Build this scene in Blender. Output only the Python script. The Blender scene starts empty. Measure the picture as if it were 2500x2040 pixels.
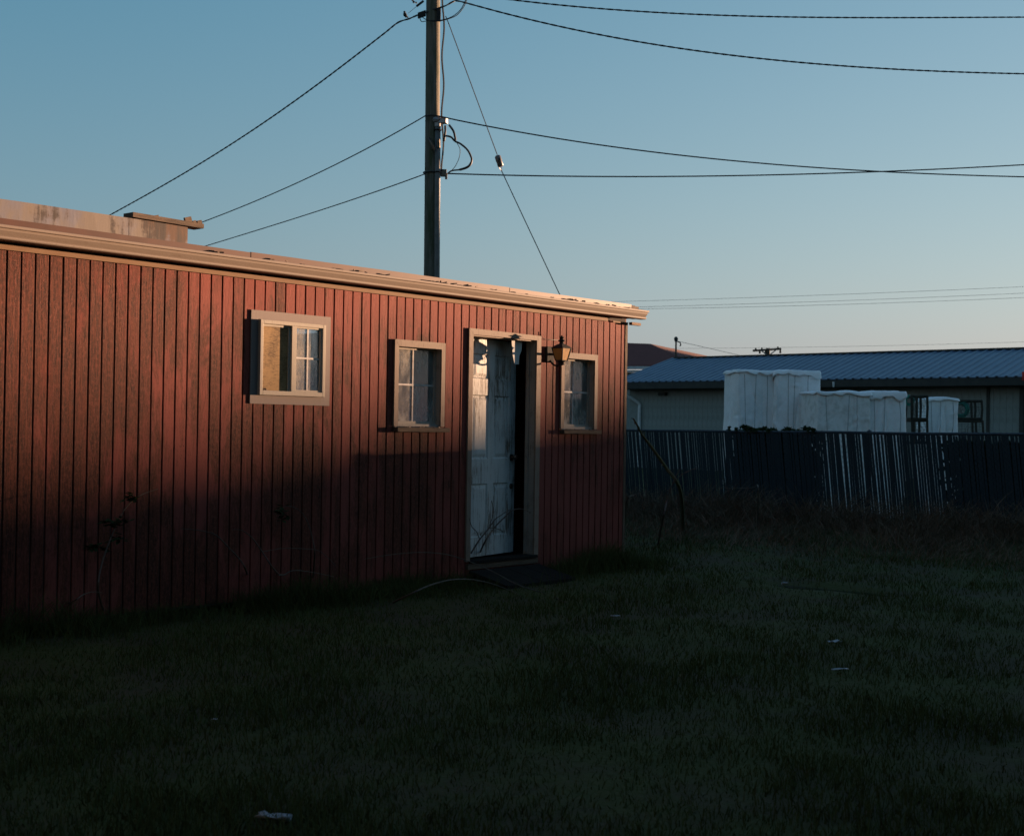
import bpy, math, random
import numpy as np
from mathutils import Vector, Matrix, noise

random.seed(7)
SC = bpy.context.scene
COL = SC.collection
R = math.radians

# ------------------------------------------------------------------ camera
F, PITCH, ROLL, YAW = 3229.8, .0081, .0157, .8535          # focal length in pixels of a 2500 px wide picture
CAM = Vector((-11.2743, -8.2463, 1.4184))
fw = Vector((math.sin(YAW)*math.cos(PITCH), math.cos(YAW)*math.cos(PITCH), math.sin(PITCH)))
r0 = Vector((math.cos(YAW), -math.sin(YAW), 0)); u0 = r0.cross(fw)
rt = math.cos(ROLL)*r0 + math.sin(ROLL)*u0
up = -math.sin(ROLL)*r0 + math.cos(ROLL)*u0
cd = bpy.data.cameras.new('camera'); co = bpy.data.objects.new('camera', cd); COL.objects.link(co)
cd.sensor_width = 36; cd.lens = 36*F/2500; cd.clip_start = .1; cd.clip_end = 2000
m = Matrix((rt, up, -fw)).transposed().to_4x4(); m.translation = CAM; co.matrix_world = m
cd.dof.use_dof = True; cd.dof.focus_distance = 11.8; cd.dof.aperture_fstop = 5.6
SC.camera = co

# ------------------------------------------------------------------ sky, sun, exposure
SUN_AZ, SUN_EL = 106.0, 1.5                                  # azimuth from +Y towards +X
EXPO = 2.3
SC.view_settings.view_transform = 'Standard'; SC.view_settings.look = 'None'
SC.view_settings.gamma = 1; SC.view_settings.use_curve_mapping = False; SC.view_settings.exposure = EXPO
W = bpy.data.worlds.new("World"); SC.world = W; W.use_nodes = True
nt = W.node_tree; bg = nt.nodes['Background']
sk = nt.nodes.new('ShaderNodeTexSky'); sk.sky_type = 'NISHITA'; sk.sun_disc = False
sk.sun_elevation = R(SUN_EL); sk.sun_rotation = R(SUN_AZ)
sk.air_density = 1.5; sk.dust_density = .2; sk.ozone_density = 2
# the photograph's muted film colour: less saturation, softer contrast, an even blue in the upper air
bw = nt.nodes.new('ShaderNodeRGBToBW'); mx = nt.nodes.new('ShaderNodeMix'); mx.data_type = 'RGBA'; mx.inputs[0].default_value = .4
nt.links.new(sk.outputs[0], bw.inputs[0]); nt.links.new(bw.outputs[0], mx.inputs[6]); nt.links.new(sk.outputs[0], mx.inputs[7])
gm = nt.nodes.new('ShaderNodeGamma'); gm.inputs[1].default_value = .9; nt.links.new(mx.outputs[2], gm.inputs[0])
va = nt.nodes.new('ShaderNodeVectorMath'); va.operation = 'ADD'; va.inputs[1].default_value = (-.27, .086, .376); nt.links.new(gm.outputs[0], va.inputs[0])
vm = nt.nodes.new('ShaderNodeVectorMath'); vm.operation = 'MAXIMUM'; vm.inputs[1].default_value = (.20, .02, .02); nt.links.new(va.outputs[0], vm.inputs[0])
nt.links.new(vm.outputs[0], bg.inputs[0]); bg.inputs[1].default_value = .081
sd = bpy.data.lights.new('sun', 'SUN'); so = bpy.data.objects.new('sun', sd); COL.objects.link(so)
sd.energy = 4.7; sd.angle = R(.55); sd.color = (1, .60, .36)
sdir = Vector((math.sin(R(SUN_AZ))*math.cos(R(SUN_EL)), math.cos(R(SUN_AZ))*math.cos(R(SUN_EL)), math.sin(R(SUN_EL))))
so.rotation_euler = sdir.to_track_quat('Z', 'Y').to_euler(); so.location = (20, -10, 20)

# ------------------------------------------------------------------ helpers
def ray(px, py): return fw + rt*((px-1250)/F) + up*((1020-py)/F)
def at(px, py, depth): return CAM + ray(px, py)*depth
def on(ax, px, py, v):
    d = ray(px, py); return CAM + d*((v-CAM[ax])/d[ax])

def tag(o, label=None, cat=None, group=None, kind=None):
    if label: o['label'] = label
    if cat: o['category'] = cat
    if group: o['group'] = group
    if kind: o['kind'] = kind
    return o
def empty(name, loc, label=None, cat=None, group=None):
    o = bpy.data.objects.new(name, None); COL.objects.link(o); o.location = loc; o.empty_display_size = .2
    return tag(o, label, cat, group)

class MB:
    def __init__(s): s.v = []; s.f = []
    def add(s, vs, fs):
        b = len(s.v); s.v += [tuple(v) for v in vs]; s.f += [tuple(b+i for i in f) for f in fs]; return s
    def box(s, a, b):
        (x0, y0, z0), (x1, y1, z1) = a, b
        x0, x1 = min(x0, x1), max(x0, x1); y0, y1 = min(y0, y1), max(y0, y1); z0, z1 = min(z0, z1), max(z0, z1)
        return s.add([(x0,y0,z0),(x1,y0,z0),(x1,y1,z0),(x0,y1,z0),(x0,y0,z1),(x1,y0,z1),(x1,y1,z1),(x0,y1,z1)],
                     [(3,2,1,0),(4,5,6,7),(0,1,5,4),(1,2,6,5),(2,3,7,6),(3,0,4,7)])
    def obox(s, c, ax, ay, az, hx, hy, hz):
        c, ax, ay, az = Vector(c), Vector(ax)*hx, Vector(ay)*hy, Vector(az)*hz
        return s.add([c-ax-ay-az, c+ax-ay-az, c+ax+ay-az, c-ax+ay-az, c-ax-ay+az, c+ax-ay+az, c+ax+ay+az, c-ax+ay+az],
                     [(3,2,1,0),(4,5,6,7),(0,1,5,4),(1,2,6,5),(2,3,7,6),(3,0,4,7)])
    def bar(s, p, q, w, h, upv=(0,0,1)):
        p, q = Vector(p), Vector(q); d = (q-p); L = d.length; d.normalize(); sx = d.cross(Vector(upv)).normalized(); sy = sx.cross(d)
        return s.obox((p+q)/2, d, sx, sy, L/2, w/2, h/2)
    def prism_x(s, poly, x0, x1):                            # polygon in (Y, Z) swept along X
        n = len(poly)
        return s.add([(x0, y, z) for y, z in poly]+[(x1, y, z) for y, z in poly],
                     [tuple(range(n-1, -1, -1)), tuple(range(n, 2*n))]+[(i, (i+1) % n, n+(i+1) % n, n+i) for i in range(n)])
    def prism_y(s, poly, y0, y1):                            # polygon in (X, Z) swept along Y
        n = len(poly)
        return s.add([(x, y0, z) for x, z in poly]+[(x, y1, z) for x, z in poly],
                     [tuple(range(n)), tuple(range(2*n-1, n-1, -1))]+[((i+1) % n, i, n+i, n+(i+1) % n) for i in range(n)])
    def prism_z(s, poly, z0, z1):
        n = len(poly)
        return s.add([(x, y, z0) for x, y in poly]+[(x, y, z1) for x, y in poly],
                     [tuple(range(n-1, -1, -1)), tuple(range(n, 2*n))]+[(i, (i+1) % n, n+(i+1) % n, n+i) for i in range(n)])
    def tube(s, pts, rad, n=6, cap=True):
        pts = [Vector(p) for p in pts]; k = len(pts)
        if not hasattr(rad, '__len__'): rad = [rad]*k
        ref = None; vs = []; fs = []
        for i, p in enumerate(pts):
            d = (pts[min(i+1, k-1)]-pts[max(i-1, 0)]).normalized()
            if ref is None: ref = d.orthogonal().normalized()
            ref = (ref-d*ref.dot(d)).normalized(); b = d.cross(ref)
            vs += [p+(ref*math.cos(2*math.pi*j/n)+b*math.sin(2*math.pi*j/n))*rad[i] for j in range(n)]
        for i in range(k-1):
            fs += [(i*n+j, i*n+(j+1) % n, (i+1)*n+(j+1) % n, (i+1)*n+j) for j in range(n)]
        if cap: fs += [tuple(range(n-1, -1, -1)), tuple(range((k-1)*n, k*n))]
        return s.add(vs, fs)
    def lathe(s, prof, c, n=16):
        c = Vector(c); k = len(prof)
        vs = [c+Vector((r*math.cos(2*math.pi*j/n), r*math.sin(2*math.pi*j/n), z)) for r, z in prof for j in range(n)]
        fs = [(i*n+j, i*n+(j+1) % n, (i+1)*n+(j+1) % n, (i+1)*n+j) for i in range(k-1) for j in range(n)]
        fs += [tuple(range(n-1, -1, -1)), tuple(range((k-1)*n, k*n))]
        return s.add(vs, fs)
    def mesh(s, name, m, smooth=False):
        me = bpy.data.meshes.new(name); me.from_pydata(s.v, [], s.f); me.materials.append(m)
        if smooth: me.polygons.foreach_set('use_smooth', [True]*len(me.polygons))
        me.update(); return me
    def build(s, name, m, parent=None, smooth=False, bevel=0):
        o = bpy.data.objects.new(name, s.mesh(name, m, smooth)); COL.objects.link(o)
        if parent is not None:
            o.parent = parent
            loc = Vector((0, 0, 0)); q = parent
            while q: loc = loc+q.location; q = q.parent
            o.location = -loc if False else (0, 0, 0)
            o.data.transform(Matrix.Translation(-loc))
        if bevel:
            b = o.modifiers.new('bevel', 'BEVEL'); b.width = bevel; b.segments = 2; b.limit_method = 'ANGLE'
        return o
def thing_mesh(mb, name, m, label, cat, group=None, base=None, smooth=False, bevel=0):
    o = mb.build(name, m, None, smooth, bevel)
    b = Vector(base) if base is not None else Vector(mb.v[0])
    o.data.transform(Matrix.Translation(-b)); o.location = b
    return tag(o, label, cat, group)

def smoothpath(pts, n=8):                                     # Catmull-Rom through the points
    P = [Vector(p) for p in pts]; P = [2*P[0]-P[1]]+P+[2*P[-1]-P[-2]]; out = []
    for i in range(1, len(P)-2):
        a, b, c, d = P[i-1:i+3]
        for k in range(n):
            t = k/n; out.append(.5*((2*b)+(c-a)*t+(2*a-5*b+4*c-d)*t*t+(3*b-a-3*c+d)*t**3))
    return out+[P[-2]]

# ------------------------------------------------------------------ materials
class N:
    def __init__(s, name):
        s.m = bpy.data.materials.new(name); s.m.use_nodes = True; s.nt = s.m.node_tree
        s.b = s.nt.nodes['Principled BSDF']; s.out = s.nt.nodes['Material Output']
        s.co = s.nt.nodes.new('ShaderNodeTexCoord').outputs['Object']
    def node(s, t, **k):
        n = s.nt.nodes.new(t)
        for a, b in k.items(): setattr(n, a, b)
        return n
    def L(s, a, b): s.nt.links.new(a, b)
    def noise(s, scale=(1, 1, 1), detail=5, rough=.6, dist=0, off=None):
        mp = s.node('ShaderNodeMapping'); mp.inputs['Scale'].default_value = scale; s.L(s.co, mp.inputs[0])
        if off is not None: s.L(off, mp.inputs['Location'])
        n = s.node('ShaderNodeTexNoise'); n.inputs['Scale'].default_value = 1; n.inputs['Detail'].default_value = detail
        n.inputs['Roughness'].default_value = rough; n.inputs['Distortion'].default_value = dist
        s.L(mp.outputs[0], n.inputs['Vector']); return n.outputs['Fac']
    def ramp(s, x, a, b, lo=0, hi=1):
        r = s.node('ShaderNodeMapRange', interpolation_type='SMOOTHSTEP'); s.L(x, r.inputs[0])
        for i, v in zip((1, 2, 3, 4), (a, b, lo, hi)): r.inputs[i].default_value = v
        return r.outputs[0]
    def math(s, op, a, b=0.0):
        n = s.node('ShaderNodeMath', operation=op)
        for i, v in enumerate((a, b)):
            if isinstance(v, (int, float)): n.inputs[i].default_value = v
            else: s.L(v, n.inputs[i])
        return n.outputs[0]
    def mix(s, f, a, b):
        n = s.node('ShaderNodeMix', data_type='RGBA')
        if isinstance(f, (int, float)): n.inputs[0].default_value = f
        else: s.L(f, n.inputs[0])
        for i, v in ((6, a), (7, b)):
            if isinstance(v, tuple): n.inputs[i].default_value = (*v, 1)
            else: s.L(v, n.inputs[i])
        return n.outputs[2]
    def base(s, c, rough=.7, metal=0, spec=.3):
        if isinstance(c, tuple): s.b.inputs['Base Color'].default_value = (*c, 1)
        else: s.L(c, s.b.inputs['Base Color'])
        if isinstance(rough, (int, float)): s.b.inputs['Roughness'].default_value = rough
        else: s.L(rough, s.b.inputs['Roughness'])
        s.b.inputs['Metallic'].default_value = metal; s.b.inputs['Specular IOR Level'].default_value = spec
        return s
    def bump(s, h, strength=.3, dist=.01):
        n = s.node('ShaderNodeBump'); n.inputs['Strength'].default_value = strength; n.inputs['Distance'].default_value = dist
        s.L(h, n.inputs['Height']); s.L(n.outputs[0], s.b.inputs['Normal']); return s
    def rand(s): return s.node('ShaderNodeObjectInfo').outputs['Random']

def simple(name, c, c2=None, scale=8, rough=.7, metal=0, spec=.3, bump=0, lo=.35, hi=.7, stretch=(1, 1, 1)):
    n = N(name)
    if c2 is None: n.base(c, rough, metal, spec)
    else:
        f = n.noise(tuple(scale*k for k in stretch), 6, .65); n.base(n.mix(n.ramp(f, lo, hi), c, c2), rough, metal, spec)
        if bump: n.bump(f, bump, .01)
    return n.m

def red_paint():
    n = N('red_barn_paint'); rd = n.rand()
    grain = n.noise((95, 95, 5), 6, .7, .6); fine = n.noise((230, 230, 26), 3, .6); rings = n.noise((26, 26, 2.2), 8, .8, 1.6)
    blot = n.noise((.85, .85, .62), 5, .6); pat = n.noise((7, 7, 1.5), 9, .78, .5); speck = n.noise((62, 62, 34), 5, .75); cross = n.noise((7, 7, 150), 4, .65)
    lx = n.node('ShaderNodeSeparateXYZ'); n.L(n.co, lx.inputs[0]); eave = n.ramp(lx.outputs[2], 1.95, 2.5)     # boards stay cleaner under the eave
    sm = n.math('ADD', n.math('MULTIPLY', blot, .50), n.math('MULTIPLY', pat, .74))
    sm = n.math('ADD', sm, n.math('MULTIPLY', n.math('SUBTRACT', rd, .5), .06))
    sm = n.math('ADD', sm, n.math('MULTIPLY', n.math('SUBTRACT', grain, .5), .28))
    sm = n.math('SUBTRACT', sm, n.math('MULTIPLY', eave, .055))
    sm = n.math('ADD', sm, n.ramp(lx.outputs[0], -7.2, -2.2, .085, -.02))                   # mask rises towards the left end
    sm = n.math('ADD', sm, n.ramp(rd, .90, .985, 0, .15))                                       # a few boards are weathered right through
    mask = n.ramp(sm, .555, .70)
    paint = n.mix(n.ramp(blot, .35, .65), (0.195, 0.0465, 0.037), (0.145, 0.0305, 0.0215))
    paint = n.mix(n.ramp(fine, .4, .7, 0, .45), paint, (0.141, 0.0366, 0.0282))
    paint = n.mix(n.ramp(rings, .50, .62, 0, .55), paint, (0.134, 0.0352, 0.0246))
    paint = n.mix(n.ramp(cross, .60, .68, 0, .55), paint, (0.106, 0.0282, 0.0197))
    paint = n.mix(n.ramp(speck, .58, .68, 0, .85), paint, (0.0634, 0.0183, 0.0113))
    worn = n.mix(n.ramp(grain, .42, .60), (0.0246, 0.00845, 0.00493), (0.0845, 0.0225, 0.0106))
    worn = n.mix(n.ramp(speck, .40, .52, .6, 0), worn, (0.141, 0.0394, 0.0268))
    n.base(n.mix(n.math('MULTIPLY', mask, .93), paint, worn), .8, 0, .2)
    h = n.math('ADD', n.math('MULTIPLY', grain, .7), n.math('MULTIPLY', fine, .35))
    h = n.math('SUBTRACT', n.math('ADD', h, n.math('MULTIPLY', cross, .2)), n.math('MULTIPLY', n.ramp(rings, .48, .62), .35)); n.bump(h, .5, .004); return n.m

def weathered_white(name, c=(.50, .44, .40), dirt=(.20, .14, .10), amount=.55, vertical=True, speck=True):
    n = N(name); st = (60, 60, 4) if vertical else (4, 60, 60)
    g = n.noise(st, 5, .7); b = n.noise((5, 5, 5), 6, .7); s = n.noise((160, 160, 160), 3, .6)
    mk = n.ramp(n.math('ADD', n.math('MULTIPLY', g, .5), n.math('MULTIPLY', b, .5)), amount, amount+.16)
    col = n.mix(n.math('MULTIPLY', mk, .8), c, dirt)
    if speck: col = n.mix(n.ramp(s, .60, .72, 0, .7), col, tuple(k*.6 for k in dirt))
    n.base(col, .7, 0, .3); n.bump(n.math('ADD', g, n.math('MULTIPLY', s, .3)), .25, .003); return n.m

def door_paint():
    n = N('peeling_door_paint'); g = n.noise((70, 70, 2.6), 6, .75, .4); b = n.noise((4, 4, 1.6), 6, .7); s = n.noise((120, 120, 50), 4, .7)
    v = n.math('ADD', n.math('MULTIPLY', g, .62), n.math('MULTIPLY', b, .42))
    peel = n.ramp(v, .535, .595)
    col = n.mix(peel, n.mix(n.ramp(b, .3, .7), (.46, .47, .46), (.38, .38, .365)), n.mix(n.ramp(s, .3, .7), (.07, .06, .048), (.14, .12, .095)))
    n.base(col, .65, 0, .3); n.bump(n.math('SUBTRACT', n.math('MULTIPLY', g, .2), peel), .35, .002); return n.m

def glass(name, dirt=.12, tint=(.9, .95, 1)):
    n = N(name); nt = n.nt; nt.nodes.remove(n.b)
    tr = n.node('ShaderNodeBsdfTransparent'); tr.inputs[0].default_value = (*tint, 1)
    gl = n.node('ShaderNodeBsdfGlossy'); gl.inputs['Roughness'].default_value = .03
    df = n.node('ShaderNodeBsdfDiffuse'); df.inputs[0].default_value = (.48, .45, .40, 1)
    lw = n.node('ShaderNodeFresnel'); lw.inputs[0].default_value = 1.5
    m1 = n.node('ShaderNodeMixShader'); n.L(n.math('ADD', n.math('MULTIPLY', lw.outputs[0], 1.6), .02), m1.inputs[0]); n.L(tr.outputs[0], m1.inputs[1]); n.L(gl.outputs[0], m1.inputs[2])
    m2 = n.node('ShaderNodeMixShader'); d = n.noise((7, 7, 3), 6, .7); n.L(n.ramp(d, .35, .75, dirt*.25, dirt*1.9), m2.inputs[0])
    n.L(m1.outputs[0], m2.inputs[1]); n.L(df.outputs[0], m2.inputs[2]); n.L(m2.outputs[0], n.out.inputs[0]); return n.m

def translucent(name, c, c2, scale=6, amt=.35, stretch=(1, 1, 1), bump=0):
    n = N(name); f = n.noise(tuple(scale*k for k in stretch), 6, .65); col = n.mix(n.ramp(f, .4, .7), c, c2)
    n.base(col, .6, 0, .35)
    tl = n.node('ShaderNodeBsdfTranslucent'); n.L(col, tl.inputs[0])
    mx = n.node('ShaderNodeMixShader'); mx.inputs[0].default_value = amt
    n.L(n.b.outputs[0], mx.inputs[1]); n.L(tl.outputs[0], mx.inputs[2]); n.L(mx.outputs[0], n.out.inputs[0])
    if bump: n.bump(f, bump, .02)
    return n.m

def blade(name, cols, rough=.7):                              # foliage with a colour per blade in the 'tint' attribute
    n = N(name); a = n.node('ShaderNodeAttribute'); a.attribute_name = 'tint'
    cr = n.node('ShaderNodeValToRGB'); n.L(a.outputs['Fac'], cr.inputs[0]); e = cr.color_ramp.elements
    e[0].color = (*cols[0], 1); e[1].color = (*cols[-1], 1)
    for i, c in enumerate(cols[1:-1]):
        k = e.new((i+1)/(len(cols)-1)); k.color = (*c, 1)
    n.base(cr.outputs[0], .95, 0, .0); return n.m

M = {}
M['red'] = red_paint()
M['trim'] = weathered_white('casing_paint', (0.19, 0.14, 0.108), (0.0845, 0.0465, 0.0282), .50)
M['coil'] = weathered_white('window_trim_paint', (0.155, 0.125, 0.116), (0.113, 0.0845, 0.0704), .58)
M['vinyl'] = weathered_white('vinyl', (0.30, 0.272, 0.228), (0.155, 0.113, 0.0704), .56)
M['muntin'] = simple('muntin_white', (0.493, 0.479, 0.465), (0.352, 0.317, 0.282), 20)
M['gutter'] = weathered_white('gutter_paint', (0.190, 0.152, 0.125), (0.12, 0.081, 0.0563), .55, False)
M['frieze'] = simple('frieze_wood', (0.165, 0.100, 0.056), (0.141, 0.0775, 0.0387), 5, .8, bump=.2, stretch=(1, 8, 8))
M['roofred'] = simple('red_drip_edge', (0.066, 0.021, 0.012), (0.045, 0.014, 0.007), 5, .55)
M['rooftop'] = simple('roofing_felt', (.06, .055, .05), (.1, .09, .08), 12, .95, bump=.3)
M['door'] = door_paint()
M['jamb'] = weathered_white('jamb_paint', (0.254, 0.232, 0.204), (0.0986, 0.0775, 0.0563), .5)
M['oldwood'] = simple('bare_old_wood', (0.12, 0.081, 0.0528), (0.0528, 0.0352, 0.0246), 6, .85, bump=.5, stretch=(10, 10, 1))
M['oldwoodx'] = simple('bare_old_wood_along', (0.113, 0.0775, 0.0528), (0.0493, 0.0352, 0.0246), 6, .85, bump=.5, stretch=(1, 10, 10))
M['stepwood'] = simple('step_wood', (.022, .02, .018), (.014, .013, .012), 7, .95, 0, .05, bump=.4, stretch=(8, 1, 8))
M['dark'] = simple('dark_sheathing', (.035, .03, .028), (.06, .05, .04), 4, .95)
M['iron'] = simple('black_iron', (.018, .019, .02), (.04, .036, .032), 40, .8, 0, .12)
M['brass'] = simple('tarnished_metal', (.12, .10, .08), (.05, .045, .04), 30, .4, .9)
M['amber'] = translucent('amber_glass', (.60, .34, .09), (.34, .17, .04), 14, .45, (1, 1, .5))
M['screen'] = N('dirty_screen').m
n = N('bug_screen'); sg = n.noise((30, 30, 190), 4, .7); sb = n.noise((5, 5, 3), 6, .7)
n.base(n.mix(n.ramp(n.math('ADD', n.math('MULTIPLY', sg, .5), n.math('MULTIPLY', sb, .6)), .5, .66), (.25, .16, .07), (.085, .05, .02)), .8); n.bump(sg, .4, .003); M['screen'] = n.m
M['glass'] = glass('window_glass', .50)
M['glass_dirty'] = glass('dusty_window_glass', .42)
M['curtain'] = translucent('curtain_cloth', (.80, .79, .74), (.66, .64, .58), 5, .2, (1, 1, .4))
M['blind'] = translucent('roller_blind', (.82, .80, .70), (.72, .69, .58), 4, .2)
M['paper'] = simple('torn_paper', (.52, .53, .52), (.42, .42, .40), 9)
n = N('rusty_white_metal'); g = n.noise((9, 9, 1.2), 6, .75); b = n.noise((2.2, 2.2, 3), 7, .75)
lz = n.node('ShaderNodeSeparateXYZ'); n.L(n.co, lz.inputs[0]); v = n.math('ADD', n.math('ADD', n.math('MULTIPLY', g, .5), n.math('MULTIPLY', b, .5)), n.math('ADD', n.ramp(lz.outputs[2], .3, .52, 0, .05), n.ramp(lz.outputs[0], .75, 1.75, 0, .13)))
n.base(n.mix(n.ramp(v, .53, .63), n.mix(n.ramp(n.noise((2.5, 2.5, 1.4), 4, .6), .4, .6), (.125, .125, .155), (.15, .125, .105)), n.mix(n.ramp(g, .4, .6), (.085, .04, .022), (.03, .022, .02))), .7); n.bump(v, .3, .01); M['rusty'] = n.m
n = N('pole_wood'); g = n.noise((45, 45, 1.3), 6, .7, .3); b = n.noise((7, 7, 1.2), 6, .7)
n.base(n.mix(n.ramp(b, .4, .65), n.mix(n.ramp(g, .35, .65), (.09, .083, .065), (.155, .14, .115)), (.052, .06, .032)), .9); n.bump(g, .6, .01); M['pole'] = n.m
M['conduit'] = simple('grey_conduit', (0.141, 0.141, 0.141), (0.0915, 0.0915, 0.0845), 5, .5, .2)
M['whead'] = simple('weatherhead_metal', (0.296, 0.289, 0.296), (0.211, 0.197, 0.197), 20, .45, .5)
M['cable'] = simple('black_cable', (.015, .015, .016), (.03, .03, .03), 30, .6)
M['guy'] = simple('galvanised_wire', (.16, .16, .16), (.10, .09, .09), 20, .5, .6)
M['insul'] = simple('grey_insulator', (.13, .13, .14), (.08, .07, .07), 25, .4)
M['farwire'] = simple('far_wire', (.13, .13, .12))
M['bird'] = simple('dark_feathers', (.02, .018, .016), (.04, .035, .03), 60, .8)
M['farwall'] = simple('far_siding', (.225, .25, .24), (.18, .20, .19), 3, .8)
M['fartrim'] = simple('far_dark_trim', (.03, .032, .03), (.045, .045, .04), 4, .7)
M['farroof'] = simple('blue_steel_roof', (.12, .165, .235), (.095, .135, .195), 2, .45, .0, .4)
M['spout'] = simple('white_downspout', (.55, .57, .58), (.45, .46, .46), 6, .5)
M['brownroof'] = simple('brown_shingles', (.15, .04, .03), (.11, .03, .022), 6, .9, bump=.3)
M['fascia'] = simple('white_fascia', (.5, .5, .5), (.4, .4, .4), 5)
M['farpole'] = simple('far_pole_wood', (.07, .06, .045), (.04, .035, .025), 5, .9)
M['redbox'] = simple('sunlit_red', (.55, .03, .02), (.4, .02, .015), 9, .4)
M['slat'] = simple('navy_slat', (.024, .037, .044), (.028, .043, .050), 3, .6, 0, .08)
M['rail'] = simple('dark_rail', (.03, .038, .05), (.05, .055, .06), 6, .5, .3)
M['mesh'] = simple('dark_wire_mesh', (.012, .016, .024), None, rough=.7, spec=.1)
M['bag'] = translucent('white_woven_plastic', (.90, .90, .90), (.80, .80, .79), 5, .06, bump=.15)
M['bagdirty'] = translucent('soiled_woven_plastic', (.80, .80, .78), (.58, .57, .53), 7, .06, bump=.2)
M['seam'] = simple('dark_seam_thread', (.38, .38, .38), (.46, .46, .46), 9)
M['potframe'] = simple('black_wrapped_bar', (.022, .023, .02), (.05, .045, .03), 20, .8, bump=.4)
M['netting'] = simple('pot_mesh_wire', (.05, .055, .05), None, rough=.6)
M['teal'] = simple('teal_rope', (.05, .32, .24), (.03, .20, .16), 30, .7, bump=.4)
M['bramble'] = simple('bramble_bark', (.045, .03, .025), (.08, .055, .04), 20, .7)
M['canepale'] = simple('dead_cane', (.11, .09, .07), (.06, .05, .04), 20, .8)
M['stalk'] = simple('green_stalk', (.07, .075, .028), (.05, .045, .02), 10, .8)
M['leaf'] = simple('bramble_leaf', (.020, .040, .018), (.03, .05, .02), 9, .8, 0, .05)
M['litter'] = simple('white_plastic_litter', (.34, .35, .37), (.22, .22, .22), 30, .5)
n = N('soil_and_turf'); a = n.noise((1.1, 1.1, 1.1), 7, .7); b = n.noise((14, 14, 14), 5, .7)
n.base(n.mix(n.ramp(a, .42, .62), n.mix(n.ramp(b, .4, .6), (.048, .057, .019), (.056, .064, .022)), (.056, .05, .028)), .95, 0, .1); n.bump(b, .8, .03); M['ground'] = n.m
M['grass'] = blade('grass_blades', [(.050, .062, .022), (.055, .067, .023), (.059, .068, .024), (.072, .064, .032)])
M['dry'] = blade('dry_grass_blades', [(.11, .08, .055), (.17, .12, .085), (.24, .175, .12), (.11, .11, .06)])
n = N('puddle_water'); n.base((.01, .012, .014), .06, 0, .5); M['water'] = n.m
M['unseen_blocker'] = simple('blocker_green', (.022, .03, .014), (.035, .035, .02), .3, .95)  # for the added masses out of view that block light

# ------------------------------------------------------------------ ground and unseen light blockers
PU0, PU1 = on(2, 1835, 1416, 0), on(2, 2190, 1448, 0)
def dip(x, y):                                                # distance from the long shallow puddle, 1 at its rim
    d = (PU1-PU0); L_ = d.length; d = d/L_; q = Vector((x, y, 0))-(PU0+PU1)/2
    return math.hypot(q.dot(d)/(L_*.5), (q.x*-d.y+q.y*d.x)/.22)
def gz(x, y):                                                 # gentle unevenness; a low bank under the fence
    return .035*noise.noise((x*.45, y*.45, 1.7))+.012*noise.noise((x*2.1, y*2.1, 5))+.16*math.exp(-((x-5.1)/1.3)**2)-.10*math.exp(-(dip(x, y))**4)
gb = MB(); xs = np.concatenate([np.linspace(-14, 12, 131), [16, 22, 40, 90, 250, 900]]); xs = np.concatenate([[-900, -200, -60, -25], xs])
ys = np.concatenate([[-900, -200, -60, -24], np.linspace(-14, 10, 121), [14, 22, 45, 100, 300, 900]])
for y in ys:
    for x in xs:
        near = -14 <= x <= 12 and -14 <= y <= 10
        shed = -9 < x < .1 and -.15 < y < 6
        gb.v.append((x, y, (min(gz(x, y), -.03) if shed else gz(x, y)) if near else -.02))
nx = len(xs)
gb.f = [(j*nx+i, j*nx+i+1, (j+1)*nx+i+1, (j+1)*nx+i) for j in range(len(ys)-1) for i in range(nx-1)]
tag(gb.build('ground', M['ground'], smooth=True), kind='structure')

SL = Vector((math.sin(R(SUN_AZ)), math.cos(R(SUN_AZ)), 0)); ST = Vector((-SL.y, SL.x, 0))    # towards the sun, and across
hb = MB(); ls = np.linspace(-75, 47, 123); ds = [135, 142, 147, 150, 153, 160, 172, 190]; prof = [0, .45, .8, .97, 1, .9, .5, 0]
def crest(l):  # unseen ridge added towards the sun; crest shaped to shade the lower wall
    h = 5.68+.215*min(max(0, l+2), 2)+.347*min(max(0, l), 24)
    h = h if l > -2 else 5.68+.08*math.sin(l*.5)
    return (h+.10*noise.noise((l*.9, 0, 3))+.06*noise.noise((l*2.6, 0, 8)))*min(1, max(0, (47-l)/6))
for l in ls:
    for d, p in zip(ds, prof):
        q = SL*d+ST*l; hb.v.append((q.x, q.y, crest(l)*p-.05))
k = len(ds)
hb.f = [(i*k+j, (i+1)*k+j, (i+1)*k+j+1, i*k+j+1) for i in range(len(ls)-1) for j in range(k-1)]
tag(hb.build('unseen_blocker', M['unseen_blocker'], smooth=False), kind='structure')

# unseen dark mass added behind and left of the viewer to block skylight
wv = MB(); wp = [(5, -17), (-2, -15), (-9, -14), (-14.5, -13), (-17, -9.5), (-15.5, -5.5), (-12.6, -2.6), (-11.8, .6), (-12.5, 5), (-16, 12)]
wq = smoothpath([(x, y, 0) for x, y in wp], 10); hz_ = [0, .12, .3, .5, .7, .85, .95, 1.0, .97, .6, 0]; dz_ = [0, -.5, -.6, -.3, .2, .9, 1.8, 3.2, 4.6, 6, 7]
for i, p in enumerate(wq):
    d = (wq[min(i+1, len(wq)-1)]-wq[max(i-1, 0)]).normalized(); nn = Vector((-d.y, d.x, 0)); 
    if nn.dot(Vector((-7, -6, 0))-p) > 0: nn = -nn
    H_ = 8.2+1.4*noise.noise((i*.21, 0, 4))+1.2*noise.noise((i*.7, 3, 4))
    for h_, o_ in zip(hz_, dz_):
        j = .7*noise.noise((i*.45, h_*6, 2))+.4*noise.noise((i*1.3, h_*14, 7)); q = p+nn*(o_+j); wv.v.append((q.x, q.y, H_*h_-.1))
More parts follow.
